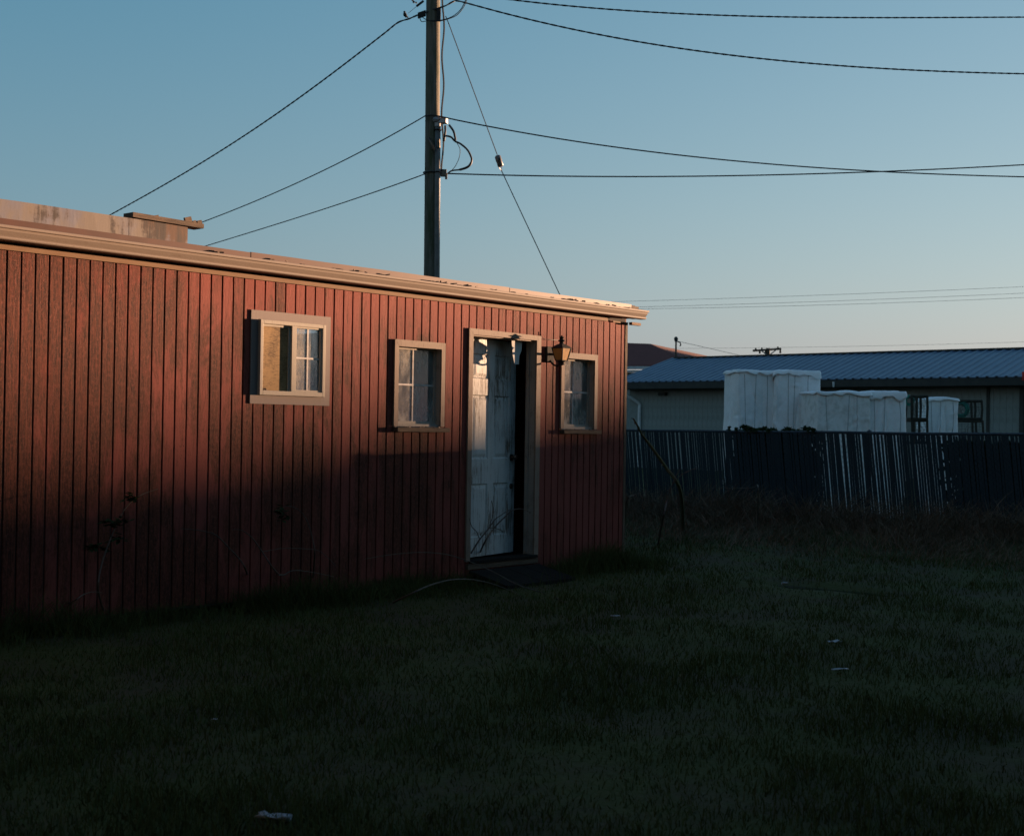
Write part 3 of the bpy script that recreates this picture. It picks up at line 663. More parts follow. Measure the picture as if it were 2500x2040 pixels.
line('service_line', [(1050, 26, 23.9), (1086, 15, 23.8), (1105, 5, 23.8), (1118, 3, 23.9)], [(1138, 9, 24), (1250, 37, 24), (1387, 68, 24), (1563, 103, 24.2), (1763, 134, 24.5), (2060, 162, 25), (2500, 179, 26), (2800, 184, 27)], .0115, M['cable'], 'second twisted line from the top on the right side of the sky', SG, 18, PL)
line('service_line', [], [(1070, -28, 23.9), (1220, 0, 24), (1400, 17, 24), (1587, 28, 24.2), (2000, 42, 25), (2500, 44, 26), (2800, 42, 27)], .011, M['cable'], 'topmost twisted line at the right, along the upper edge of the sky', SG, 18, PL)
gw = empty('guy_wire', at(1093, 55, 24), 'slanting guy wire with a grey strain insulator right of the pole', 'guy wire')
part(MB().tube([at(1088, 40, 24), at(1097, 62, 24), at(1214, 378, 24.6)], .009, 6), 'upper_strand', M['guy'], gw)
part(MB().tube([at(1224, 416, 24.7), at(1366, 718, 25.3), at(1480, 965, 25.9)], .010, 6), 'lower_strand', M['guy'], gw)
part(MB().tube([at(1215, 402, 24.6), at(1218, 409, 24.6), at(1224, 417, 24.7)], .006, 5).tube([at(1224, 402, 24.6), at(1225, 417, 24.7)], .006, 5), 'preformed_loop', M['guy'], gw)
pts = [at(1214+.30*k, 379.5+.92*k, 24.6) for k in (0, 2, 4, 15, 17, 28, 30)]
part(MB().tube(pts, [.03, .052, .058, .058, .054, .056, .035], 14), 'insulator', M['insul'], gw, smooth=True)
part(MB().obox(at(1219, 391, 24.53), rh, fh, (0, 0, 1), .014, .01, .04), 'insulator_slot', M['iron'], gw)
# bird on the wire
bq = at(990, 42, 24.1); bd = empty('bird', bq, 'small dark bird perched on the twisted line left of the pole top', 'bird')
def B2(px, py): return at(px, py, 24.1)
part(MB().tube([B2(987, 31.5), B2(987.5, 33.5), B2(989.2, 37), B2(991.5, 40), B2(994, 42)], [.012, .030, .034, .026, .014], 10).tube([B2(993, 41), B2(997, 43.5)], [.014, .010], 6), 'body', M['bird'], bd, smooth=True)
part(MB().tube([B2(985.2, 30), B2(986.5, 29), B2(988.4, 30), B2(988.6, 32)], [.006, .018, .018, .016], 8).tube([B2(985.4, 30), B2(984, 30.5)], [.006, .001], 5), 'head', M['bird'], bd, smooth=True)
part(MB().tube([B2(990, 40), B2(990, 44.5)], .003, 4).tube([B2(991.5, 41), B2(991.5, 44)], .003, 4), 'legs', M['bird'], bd)

# far lines
FG = 'thin distant lines above the far building'
for nm, pts, lb_ in [('far_line', [(1480, 737, 70), (1900, 724, 70), (2500, 700, 70), (2700, 690, 70)], 'highest of the faint distant wires low in the sky'),
                 ('far_line', [(1480, 751, 70), (1950, 738, 70), (2500, 715, 70), (2700, 706, 70)], 'middle one of the faint distant wires low in the sky'),
                 ('far_line', [(1480, 755, 70), (2000, 745, 70), (2500, 726, 70), (2700, 717, 70)], 'third of the faint distant wires low in the sky'),
                 ('far_line', [(1600, 850, 92), (1876, 850, 92), (2200, 842, 90), (2500, 834, 88), (2700, 828, 88)], 'faint wire crossing the far crossarm pole just above the blue roof')]:
    line(nm, [], pts, .008, M['farwire'], lb_, FG, 0, 'power line', 2)

# far pole with crossarm
fpz = 92.0
fp = empty('far_utility_pole', on(2, 1875, 1075, 0) if False else Vector((at(1875, 870, fpz).x, at(1875, 870, fpz).y, 0)), 'small distant utility pole with a crossarm behind the blue roof', 'utility pole')
b0 = at(1875, 850, fpz); part(MB().tube([Vector((b0.x, b0.y, 0)), b0], [.17, .14], 8), 'pole', M['farpole'], fp)
part(MB().bar(at(1838, 856, fpz), at(1907, 851.5, fpz), .14, .14), 'crossarm', M['farpole'], fp)
part(MB().bar(at(1858, 855, fpz-.2), at(1873, 867, fpz-.2), .07, .07).bar(at(1896, 853, fpz-.2), at(1878, 867, fpz-.2), .07, .07), 'brace', M['guy'], fp)
for x, y0, y1 in [(1845, 849, 855), (1860, 848, 855), (1899, 846, 852), (1855, 856, 863), (1869, 856, 862), (1905, 853, 862), (1889, 853, 855)]:
    part(MB().tube([at(x, y0, fpz), at(x, y1, fpz)], [.05, .08], 6), 'insulator', M['farpole'], fp)

# ------------------------------------------------------------------ far buildings
FX = 30.0; fy0, fy1 = 2.0, 21.9; fze = 3.23; fzr = 4.33; rdx = 3.3
fbu = empty('steel_building', (FX, fy1, 0), 'long low building with a blue ribbed roof behind the fence', 'building')
part(MB().prism_y([(FX+.03, 0), (FX+.03, fze+.10), (FX+3.3, fzr-.06), (FX+6.57, fze+.10), (FX+6.57, 0)][::-1], fy0, fy1-.1), 'wall', M['farwall'], fbu)
bm_ = MB().box((0, 0, 0), (.028, .197, fze-.30)).mesh('board', M['farwall'])
y = fy0; kk = 0
while y < fy1-.5:
    o = bpy.data.objects.new('board', bm_); COL.objects.link(o); o.parent = fbu; o.location = (0, y-fy1, 0.01); y += .2032
pr = MB(); ov = .65; xe = FX-ov; zs = (fzr-fze)/(rdx+ov); n_ = 0; rib = .30
yv = []; y = fy0
while y < fy1:
    yv += [(y, 0), (y+.20, 0), (y+.225, .035), (y+.275, .035)]; y += rib
for (yy, h) in yv:
    pr.v += [(xe, yy, fze+h), (FX+rdx-.0, yy, fzr+h), (FX+2*rdx+ov, yy, fze+h)]
pr.f = [(3*i+j, 3*i+j+1, 3*i+3+j+1, 3*i+3+j)[::-1] for i in range(len(yv)-1) for j in range(2)]
ro = part(pr, 'roof', M['farroof'], fbu); sm = ro.modifiers.new('solid', 'SOLIDIFY'); sm.thickness = .03; sm.offset = -1
part(MB().box((FX+rdx-.16, fy0, fzr+.02), (FX+rdx+.16, fy1, fzr+.075)), 'ridge_cap', M['fartrim'], fbu)
part(MB().box((xe-.03, fy0, fze-.24), (xe+.02, fy1, fze-.01)), 'eave_trim', M['fartrim'], fbu)
part(MB().box((xe+.021, fy0, fze-.25), (FX, fy1, fze-.20)), 'soffit', M['fartrim'], fbu)
part(MB().prism_y([(xe, fze-.2), (FX+rdx, fzr-.2), (FX+2*rdx+ov, fze-.2), (FX+2*rdx+ov, fze-.03), (FX+rdx, fzr-.03), (xe, fze-.03)], fy1-.06, fy1-.02), 'rake_trim', M['fartrim'], fbu)
p_ = on(0, 1562, 1000, FX-.06); q_ = on(0, 1545, 947, FX-.55)
part(MB().tube(smoothpath([(xe-.02, p_.y+.55, fze-.22), (xe+.05, p_.y+.5, fze-.35), (FX-.1, p_.y+.05, fze-.75), (FX-.08, p_.y, fze-.95)], 4)+[(FX-.08, p_.y, .05)], .062, 8), 'downspout', M['spout'], fbu)
p_ = on(0, 1617, 961, FX-.1); part(MB().box((FX-.16, p_.y-.16, p_.z-.06), (FX-.002, p_.y+.16, p_.z+.06)), 'wall_light', M['fartrim'], fbu)
p_ = on(0, 2412, 980, FX-.03); part(MB().box((FX-.035, p_.y-.05, .02), (FX-.001, p_.y+.05, fze-.26)), 'corner_batten', M['fartrim'], fbu)
p_ = on(0, 2495, 980, FX-.05); part(MB().box((FX-.09, p_.y-.06, .02), (FX-.001, p_.y+.06, fze-.26)), 'dark_downspout', M['fartrim'], fbu)
p_ = on(0, 2035, 936, xe-.06); part(MB().tube([(xe-.06, p_.y, p_.z+.06), (xe-.06, p_.y, p_.z-.12)], [.05, .03], 6), 'roof_drain', M['spout'], fbu)
p_ = on(0, 2501, 917, xe-.10); thing_mesh(MB().box((xe-.16, p_.y-.07, p_.z-.14), (xe-.04, p_.y+.05, p_.z+.12)).box((xe-.20, p_.y-.04, p_.z-.1), (xe-.16, p_.y+.02, p_.z+.08)), 'sunlit_bit', M['redbox'], 'tiny red box for a sunlit bit under the eave at the far right edge', 'box', base=(xe-.1, p_.y, p_.z))  # red colour stands in for a sunlit bit at the eave corner

# brown hip-roofed house far left of the blue roof
hz = 66.0
def H(px, py, d=0): return at(px, py, hz+d)
ho = empty('brown_house', Vector((H(1480, 1000).x, H(1480, 1000).y, 0)), 'brown hip-roofed house showing behind the shed corner', 'house')
e0, e1, e2 = H(1250, 893), H(1705, 891), H(1780, 880, 9); r0_, r1_ = H(1380, 832, 5), H(1588, 839, 5); e3 = H(1300, 880, 11)
tr_ = MB().add([e0, e1, r1_, r0_, e2, e3], [(0, 1, 2, 3), (1, 4, 2), (4, 5, 3, 2), (5, 0, 3)])
o = part(tr_, 'roof', M['brownroof'], ho); sm = o.modifiers.new('solid', 'SOLIDIFY'); sm.thickness = .2
part(MB().bar(H(1250, 898, -.05), H(1703, 897, -.05), .14, .14), 'gutter', M['fascia'], ho)
part(MB().bar(H(1250, 906, .05), H(1690, 906, .05), .12, .10), 'fascia', M['fascia'], ho)
q0, q1 = H(1290, 905, .8), H(1668, 905, .8); q2 = H(1720, 905, 8); q3 = H(1330, 905, 9); zz = q0.z
part(MB().prism_z([(q.x, q.y) for q in (q0, q1, q2, q3)], 0, zz), 'wall', M['farwall'], ho)
mq = H(1650, 882, 1)
ms = empty('service_mast', H(1650, 882, 1), 'thin service mast standing on the edge of the brown roof', 'mast')
part(MB().tube([H(1650, 884, 1), H(1650.5, 824, 1)], .045, 6), 'pipe', M['farpole'], ms)
part(MB().tube([H(1650.5, 834, 1), H(1650.5, 827, 1), H(1650, 822, 1)], [.07, .11, .06], 8), 'weatherhead', M['fartrim'], ms)
part(MB().tube(smoothpath([H(1651, 833, 1), H(1656, 834, 1), H(1661, 837, 1), H(1662, 843, 1), H(1659, 844, 1)], 3), .03, 5), 'drip_loop', M['fartrim'], ms)
line('far_line', [], [(1651, 832, 67), (1700, 843, 68), (1760, 857, 70), (1840, 875, 73), (1900, 890, 76)], .010, M['farwire'], 'faint wire dropping right from the service mast to the blue roof', FG, 0, 'power line', 2)

# ------------------------------------------------------------------ fence with privacy slats
FNX = 5.6; FT = 1.43; pitch = .0372; lean = .11
fe = empty('slatted_fence', (FNX, 0, 0), 'dark navy chain-link fence threaded with vertical privacy slats', 'fence')
def ftop(y): return 1.425+.002*(4-y)*2+.008*noise.noise((y*.8, 0, 0))
sl = MB().prism_z([(-.0012, -.0166), (.0012, -.0166), (.0012, .0166), (-.0012, .0166)], 0, 1.40)
sl.v = [(x, y-(z-1.40)*-lean*-1 if False else y+(z-1.40)*lean, z) for x, y, z in sl.v]
slm = sl.mesh('slat', M['slat'])
sfar = MB(); y = -2.7; k = 0
while y < 12:
    yy = y+random.uniform(-.0015, .0015)
    if -3.0 < y < 4.6:
        o = bpy.data.objects.new('slat', slm); COL.objects.link(o); o.parent = fe; o.location = (random.uniform(-.004, .004), yy, ftop(y)-1.418+random.uniform(-.012, .012)); o.rotation_euler = (random.gauss(0, .006), 0, random.gauss(0, .03))
    else: sfar.add([(x+FNX, yy+v, z+ftop(y)-1.418) for x, v, z in sl.v], sl.f)
    y += pitch
tag(part(sfar, 'slat_run', M['slat'], fe), kind='stuff')
rl = MB()
for a_, b_ in zip(np.linspace(-2.7, 12, 31), np.linspace(-2.7, 12, 31)[1:]): rl.tube([(FNX+.03, a_, ftop(a_)-.005), (FNX+.03, b_, ftop(b_)-.005)], .021, 8, cap=False)
part(rl, 'top_rail', M['rail'], fe)
for y in (-2.7, .0, 2.25, 4.6, 7.0, 10): part(MB().tube([(FNX+.05, y, -.1), (FNX+.05, y, ftop(y)+.0)], .032, 10).lathe([(.036, 0), (.036, .02), (.0, .045)], (FNX+.05, y, ftop(y)), 10), 'post', M['rail'], fe)
wm = MB(); dx = .036; nz_ = 40; hh = .036
for k in range(int(14.7/dx/2)):
    y0 = -2.7+k*dx*2; sgn = 1
    for s in (0, 1):
        pts = [(FNX-.012-.012*((j+s) % 2), y0+dx*((j % 2))*(1 if s == 0 else -1)+(j*hh-1.42)*lean, ftop(y0)+.035-1.46+j*hh) for j in range(nz_+1)]
        wm.tube(pts, .0019, 3, cap=False)
tag(part(wm, 'wire_mesh', M['mesh'], fe), kind='stuff')

# ivy on the fence
def leafcloud(name, n_, fn, size, m):
    vs = []; fs = []
    for k in range(n_):
        c_ = Vector(fn()); s = size*random.uniform(.6, 1.3); d = Vector((random.gauss(0, 1), random.gauss(0, 1), random.gauss(0, .6))).normalized(); e = d.orthogonal().normalized(); e.rotate(Matrix.Rotation(random.uniform(0, 6.3), 3, d)); g_ = d.cross(e)
        b_ = len(vs); vs += [c_-e*s, c_-e*s*.2+g_*s*.55, c_+e*s, c_-e*s*.2-g_*s*.55, c_+d*s*.15]; fs += [(b_, b_+1, b_+4), (b_+1, b_+2, b_+4), (b_+2, b_+3, b_+4), (b_+3, b_, b_+4)]
    mb = MB(); mb.v = [tuple(v) for v in vs]; mb.f = fs; return mb
def ivyfn():
    while True:
        y = random.uniform(.72, 2.16); z = random.uniform(.2, 1.45+.05*noise.noise((y*5, 2, 2)))
        if random.random() < min(1, (y-.70)*2.2)*(.9+.6*noise.noise((y*1.5, z*2, 1))): return (FNX+.05+.16*random.random(), y, z)
iv = empty('ivy', (FNX+.1, 1.5, 0), 'dark ivy massed on the back of the fence and creeping over its top', 'ivy')
tag(part(leafcloud('foliage', 7000, ivyfn, .062, M['leaf']), 'foliage', M['leaf'], iv), kind='stuff')
def gapdarkfn():  # leaf mass added behind the slats so the gaps read dark
    while True:
        y = random.uniform(-2.65, -1.0); z = random.uniform(.1, 1.33+.06*noise.noise((y*5, 7, 2)))
        if random.random() < min(1, (-.98-y)*2)*(.9+.6*noise.noise((y*1.5, z*2, 6))): return (FNX+.06+.16*random.random(), y, z)
gap_dark = empty('ivy', (FNX+.1, -2, 0), 'dark leaf mass added behind the fence at its right end to darken the gaps', 'ivy')
tag(part(leafcloud('foliage', 5200, gapdarkfn, .062, M['leaf']), 'foliage', M['leaf'], gap_dark), kind='stuff')
tops = [(1781, 1041), (1797, 1045), (1812, 1040), (1818, 1038), (1826, 1041), (1832, 1043), (1842, 1046), (1858, 1044), (1866, 1043), (1876, 1047), (1964, 1042), (1972, 1044), (1985, 1047)]
def topfn():
    x, y = random.choice(tops); p = on(0, x+random.gauss(0, 2.5), y+abs(random.gauss(0, 3.5)), FNX-.02); return p
tag(part(leafcloud('foliage', 230, topfn, .028, M['leaf']), 'top_leaves', M['leaf'], iv), kind='stuff')
part(MB().tube([(FNX+.12, 1.5+.1*math.sin(z*5), z) for z in np.linspace(-.05, 1.35, 12)], .014, 5), 'stem', M['bramble'], iv)

# ------------------------------------------------------------------ wrapped stacks and crab pots behind the fence
def bulk_bag(px0, px1, pyt, depth, label, m, rot, dep=.8, seed=0, flapdrop=.10, bulge=.012, lean_=0):
    """white woven cover over a stack; px0..px1 and pyt say how wide and how high it stands at that depth"""
    rs = random.Random(seed); p0, p1 = at(px0, pyt, depth), at(px1, pyt, depth)
    cx_ = (p0+p1)/2; ztop_ = cx_.z; ang = math.atan2(rt.y, rt.x)+rot
    ex = Vector((math.cos(ang), math.sin(ang), 0)); ey = Vector((-math.sin(ang), math.cos(ang), 0))
    wfull = (p1-p0).length; wd = (wfull-dep*abs(math.sin(rot)))/math.cos(rot); base = Vector((cx_.x, cx_.y, 0))+fh*dep*.5
    root = empty('wrapped_stack', base, label, 'cover', 'white plastic covers behind the fence')
    n_, nz_ = 260, 80
    ph = [rs.uniform(0, 6.28) for _ in range(12)]
    def rim(u):                                               # rounded rectangle, u in 0..1
        a_ = 2*math.pi*u; c_, s_ = math.cos(a_), math.sin(a_); e = 30
        r_ = (abs(c_)**e+abs(s_)**e)**(-1/e); return Vector((c_*r_*wd/2, s_*r_*dep/2))
    per = 2*(wd+dep); segs = []
    for q in range(24):
        s0 = rs.uniform(.40, 1.02)*per; z0_ = ztop_*rs.uniform(.45, 1.02); L_ = rs.uniform(.4, 1.0)*ztop_; sl_ = rs.gauss(0, .28)
        segs.append((s0, z0_, s0+sl_*L_, z0_-L_, rs.choice((-1, 1))*rs.uniform(.018, .045), rs.uniform(.014, .035)))
    for q in range(14):
        s0 = rs.uniform(.40, 1.02)*per; z0_ = ztop_*rs.uniform(.4, .95); L_ = rs.uniform(.1, .35); a_ = rs.uniform(-.7, .7)
        segs.append((s0, z0_, s0+L_*math.cos(a_), z0_+L_*math.sin(a_), rs.choice((-1, 1))*rs.uniform(.012, .03), rs.uniform(.010, .02)))
    gu, gt = np.meshgrid(np.arange(n_+1)/n_, np.arange(nz_+1)/nz_); SS = gu*per; ZZ = gt*ztop_; RDG = np.zeros_like(SS)
    for a0, b0, a1, b1, h_, w2 in segs:
        dx_, dz_2 = a1-a0, b1-b0; tt = np.clip(((SS-a0)*dx_+(ZZ-b0)*dz_2)/(dx_*dx_+dz_2*dz_2+1e-9), 0, 1)
        dd = np.hypot(SS-a0-tt*dx_, ZZ-b0-tt*dz_2); RDG += h_*np.sin(np.pi*np.clip(tt, .06, .94))*np.exp(-np.abs(dd/w2)**1.3)
    def ridge(u, t): return RDG[min(nz_, int(round(t*nz_))), int(round((u % 1)*n_))]
    def crease(x, y, z):
        d_ = noise.voronoi((x, y, z))[0]; return min(1, (d_[1]-d_[0])*1.6)
    def disp(u, t):
        p = rim(u); z = t*ztop_; w_ = .25*noise.noise((p.x*2, p.y*2, z*1.5+seed))
        f_ = 1.0*crease(p.x*2.3+seed+w_+.5*z, p.y*2.3, z*.75+w_)-.6
        return f_+.6*noise.noise((p.x*1.2, p.y*1.2, z*1.1+seed*7))
    mb = MB()
    for j in range(nz_+1):
        t = j/nz_; z = t*(ztop_+.0)
        for i in range(n_):
            u = i/n_; p = rim(u); d = .018*disp(u, t)+ridge(u, t)+bulge*math.sin(math.pi*min(1, t*1.0))*.6
            q = p.normalized(); w_ = base+ex*(p.x+q.x*d+lean_*(t-.7))+ey*(p.y+q.y*d)
            mb.v.append((w_.x, w_.y, z+(.02*noise.noise((p.x*3, p.y*3, seed)) if j == nz_ else 0)))
    mb.f = [(j*n_+i, j*n_+(i+1) % n_, (j+1)*n_+(i+1) % n_, (j+1)*n_+i) for j in range(nz_) for i in range(n_)]
    part(mb, 'cover', m, root, smooth=True)
    # top sheet with a loose hem folded over the edge
    fl = MB(); nr = 9
    for j in range(nr):
        for i in range(n_):
            u = i/n_; p = rim(u); a_ = 2*math.pi*u; q = p.normalized()
            hem = flapdrop*(.30+.9*abs(noise.noise((math.cos(a_)*1.7+seed, math.sin(a_)*1.7, seed*2)))+.5*max(0, noise.noise((math.cos(a_)*4, math.sin(a_)*4, seed+5))))
            if j <= 4: k_ = j/4; pp = p*k_; z = ztop_+.012+.05*noise.noise((pp.x*2.2, pp.y*2.2, seed+9))+.012*noise.noise((pp.x*7, pp.y*7, seed))
            else:
                k_ = (j-4)/4; pp = p+q*(.014+.016*k_+.02*noise.noise((a_*2, k_*.5, seed))*k_); z = ztop_+.012+.05*noise.noise((p.x*2.2, p.y*2.2, seed+9))-hem*k_
            w_ = base+ex*(pp.x+lean_*.3)+ey*pp.y; fl.v.append((w_.x, w_.y, z))
    fl.f = [(j*n_+i, j*n_+(i+1) % n_, (j+1)*n_+(i+1) % n_, (j+1)*n_+i) for j in range(nr-1) for i in range(n_)]
    o = part(fl, 'top_flap', M['bag'], root, smooth=True); sm = o.modifiers.new('solid', 'SOLIDIFY'); sm.thickness = .004
    # sewn seams on the front
    for s in rs.sample([.66, .70, .735, .77, .81, .84], 3):
        pts = []
        for j in range(2, nz_-1):
            t = j/nz_; u = s+.01*math.sin(t*3+s*30); p = rim(u); d = .018*disp(u, t)+ridge(u, t)+bulge*math.sin(math.pi*min(1, t))*.6+.002; q = p.normalized(); w_ = base+ex*(p.x+q.x*d+lean_*(t-.7))+ey*(p.y+q.y*d); pts.append((w_.x, w_.y, t*ztop_))
        part(MB().tube(pts, .006, 4), 'seam', M['seam'], root)
    return root
bulk_bag(1784, 1902, 905, 23.2, 'tall white cover, leftmost of the wrapped stacks behind the fence', M['bag'], .16, .8, 3, .10)
bulk_bag(1893, 2013, 906, 23.0, 'tall white cover with a folded top hem, second of the wrapped stacks', M['bag'], -.10, .8, 11, .17)
bulk_bag(1982, 2129, 957, 22.0, 'low soiled white cover in front of the tall ones', M['bagdirty'], .10, .9, 21, .09)
bulk_bag(2121, 2222, 956, 22.2, 'low creased white cover left of the black crab pots', M['bag'], -.08, .9, 33, .16)
bulk_bag(2262, 2345, 974, 23.6, 'small white cover between the two stacks of crab pots', M['bag'], -.05, .7, 47, .10)

def crab_pot(px0, px1, py0, py1, depth, rot, label, coil=None, bars=(.36,)):
    p0, p1 = at(px0, py1, depth), at(px1, py1, depth); w_ = (p1-p0).length; h_ = (py1-py0)/F*depth
    ang = math.atan2(rt.y, rt.x)+rot; ex = Vector((math.cos(ang), math.sin(ang), 0)); ey = Vector((-math.sin(ang), math.cos(ang), 0)); ez = Vector((0, 0, 1)); dp = .55
    o_ = Vector((p0.x, p0.y, p0.z)); root = empty('crab_pot', o_, label, 'crab pot', 'black crab pots behind the fence')
    def Q(a_, b_, c_): return o_+ex*(a_*w_)+ey*(b_*dp)+ez*(c_*h_)
    fr = MB()
    for c_ in (.0, 1.0):
        for a_, b_ in (((0, 0), (1, 0)), ((1, 0), (1, 1)), ((1, 1), (0, 1)), ((0, 1), (0, 0))): fr.tube([Q(*a_, c_), Q(*b_, c_)], .024, 7)
    for a_, b_ in ((0, 0), (1, 0), (1, 1), (0, 1)): fr.tube([Q(a_, b_, 0), Q(a_+.03, b_, .5), Q(a_, b_, 1)], .022, 7)
    part(fr, 'frame', M['potframe'], root)
    for s in bars: part(MB().tube([Q(s, 0, 0), Q(s-.03, 0, 1)], .021, 7), 'upright', M['potframe'], root)
    nt_ = MB(); r_ = random.Random(px0); nx_ = int(w_/.05)+1; nzz = int(h_/.05)+1
    for i in range(nx_):
        s = i/max(1, nx_-1); nt_.tube([Q(s+.02*r_.uniform(-1, 1), 0, c_) for c_ in np.linspace(0, 1, 7)], .0025, 3)
    for j in range(nzz):
        s = j/max(1, nzz-1); nt_.tube([Q(c_, 0, s+.03*r_.uniform(-1, 1)) for c_ in np.linspace(0, 1, 9)], .0025, 3)
    for k_ in range(5):
        cc = Vector((r_.uniform(.3, .8), r_.uniform(.25, .75))); rr = r_.uniform(.05, .10)
        nt_.tube([Q(cc.x, 0, cc.y)+ex*math.cos(t)*rr+ez*math.sin(t)*rr*1.2+ey*.03 for t in np.linspace(0, 6.28, 14)], .003, 3)
    tag(part(nt_, 'netting', M['netting'], root), kind='stuff')
    if coil:
        cm = MB(); cc = Q(coil[0], .35, coil[1]); rr = coil[2]
        for k_ in range(9):
            a0 = r_.uniform(0, 6); r2 = rr*r_.uniform(.55, 1.0); oy = r_.uniform(-.06, .06)
            cm.tube([cc+ex*math.cos(t+a0)*r2+ez*math.sin(t+a0)*r2*r_.uniform(.92, 1.08)+ey*(oy+.02*math.sin(t*2)) for t in np.linspace(0, 6.28, 20)], .014, 6)
        part(cm, 'rope_coil', M['teal'], root)
    return root
crab_pot(2226, 2262, 967, 1022, 22.6, -.10, 'upper black crab pot in the narrow stack left of the small white cover', coil=(-.05, .82, .09), bars=(.0, .33))
crab_pot(2226, 2262, 1026, 1080, 22.6, -.06, 'lower black crab pot in the narrow stack, sinking behind the fence top', bars=(.16,))
crab_pot(2334, 2394, 978, 1021, 24.6, -.12, 'upper crab pot at the right, holding a teal coil of rope', coil=(.25, .52, .17), bars=(.62,))
crab_pot(2334, 2396, 1027, 1080, 24.6, -.12, 'lower crab pot at the right, just above the fence rail', bars=(.64,))

# ------------------------------------------------------------------ grass
def blades(name, m, pos, hgt, wid, bend, rng, seg=3, az=None):
    n_ = len(pos); az = rng.uniform(0, 2*np.pi, n_) if az is None else az; fc = rng.uniform(0, 2*np.pi, n_)
    d = np.stack([np.cos(az), np.sin(az), np.zeros(n_)], 1); sd_ = np.stack([np.cos(fc), np.sin(fc), np.zeros(n_)], 1)
    V = []; 
    for k_ in range(seg+1):
        t = k_/seg; c_ = pos+d*(bend*hgt*t**1.8)[:, None]; c_[:, 2] += hgt*t*(1-.38*np.minimum(bend, 1.6)*t); w_ = wid*(1-t)**.7
        if k_ < seg: V += [c_-sd_*w_[:, None]/2, c_+sd_*w_[:, None]/2]
        else: V += [c_]
    nv = 2*seg+1; A_ = np.stack(V, 1).reshape(-1, 3); b0_ = (np.arange(n_)*nv)[:, None]
    quads = np.concatenate([b0_+np.array([[2*k_, 2*k_+1, 2*k_+3, 2*k_+2]]) for k_ in range(seg-1)]) if seg > 1 else np.zeros((0, 4), int)
    tris = b0_+np.array([[2*seg-2, 2*seg-1, 2*seg]])
    me = bpy.data.meshes.new(name); nl = quads.size+tris.size
    me.vertices.add(len(A_)); me.vertices.foreach_set('co', A_.astype(np.float32).ravel())
    me.loops.add(nl); me.loops.foreach_set('vertex_index', np.concatenate([quads.ravel(), tris.ravel()]).astype(np.int32))
    me.polygons.add(len(quads)+len(tris)); me.polygons.foreach_set('loop_start', np.concatenate([np.arange(len(quads))*4, quads.size+np.arange(len(tris))*3]).astype(np.int32))
    me.update(calc_edges=True)
    at_ = me.attributes.new('tint', 'FLOAT', 'POINT'); tv = np.clip(rng.normal(.4, .22, n_), 0, 1); at_.data.foreach_set('value', np.repeat(tv, nv).astype(np.float32))
    me.materials.append(m); o = bpy.data.objects.new(name, me); COL.objects.link(o); return tag(o, kind='stuff')
rng = np.random.default_rng(5)
C2 = np.array([CAM.x, CAM.y]); FW2 = np.array([fh.x, fh.y]); RT2 = np.array([rh.x, rh.y])
def scatter(n_, d0, d1, p):                                   # points on the ground in view, denser near the camera
    d = d0*(d1/d0)**(rng.uniform(0, 1, n_)**p); s = rng.uniform(-.46, .46, n_); xy = C2+FW2*d[:, None]+RT2*(s*d)[:, None]
    return xy
def clean(xy):
    k_ = ~((xy[:, 0] > -9.6) & (xy[:, 0] < .02) & (xy[:, 1] > -.02) & (xy[:, 1] < 6.1)) & (xy[:, 0] < FNX-.05)
    k_ &= ~((xy[:, 0] > -2.45) & (xy[:, 0] < -1.42) & (xy[:, 1] > -.52) & (xy[:, 1] < .1))
    xy = xy[k_]; return np.array([q for q in xy if dip(*q) > .95])
def patch(xy, f, s): return np.array([noise.noise((x*f, y*f, s)) for x, y in xy])
xy = clean(scatter(150000, 3.9, 22, 1.0)); pn = patch(xy, .9, 2)+.5*patch(xy, 2.7, 9); keep = rng.uniform(-.9, .6, len(xy)) < pn+.25; xy = xy[keep]; pn = pn[keep]
pos = np.column_stack([xy, [gz(x, y)-.004 for x, y in xy]]); dist = np.linalg.norm(xy-C2, axis=1)
hg = (.035+.05*np.clip(pn+.4, 0, 1))*rng.uniform(.6, 1.5, len(xy)); blades('grass', M['grass'], pos, hg, .0030+.00045*dist, rng.uniform(.1, 1.0, len(xy)), rng, 3)
# taller weeds along the wall foot
n_ = 26000; xy = np.column_stack([rng.uniform(-7.4, .5, n_), -np.abs(rng.normal(0, .22, n_))-.02]); xy = clean(xy); xy = xy[~((xy[:, 0] > -2.5) & (xy[:, 0] < -1.4) & (xy[:, 1] > -.55))]
pn = patch(xy, 1.6, 4); xy = xy[pn > rng.uniform(-.5, .5, len(xy))]
pos = np.column_stack([xy, [gz(x, y)-.005 for x, y in xy]]); blades('wall_weeds', M['grass'], pos, rng.uniform(.06, .20, len(xy))+np.clip(patch(xy, 1.1, 12)+.1, 0, .5)*rng.uniform(.2, .8, len(xy)), .0055+0*xy[:, 0], rng.uniform(.2, 1.0, len(xy)), rng, 4)
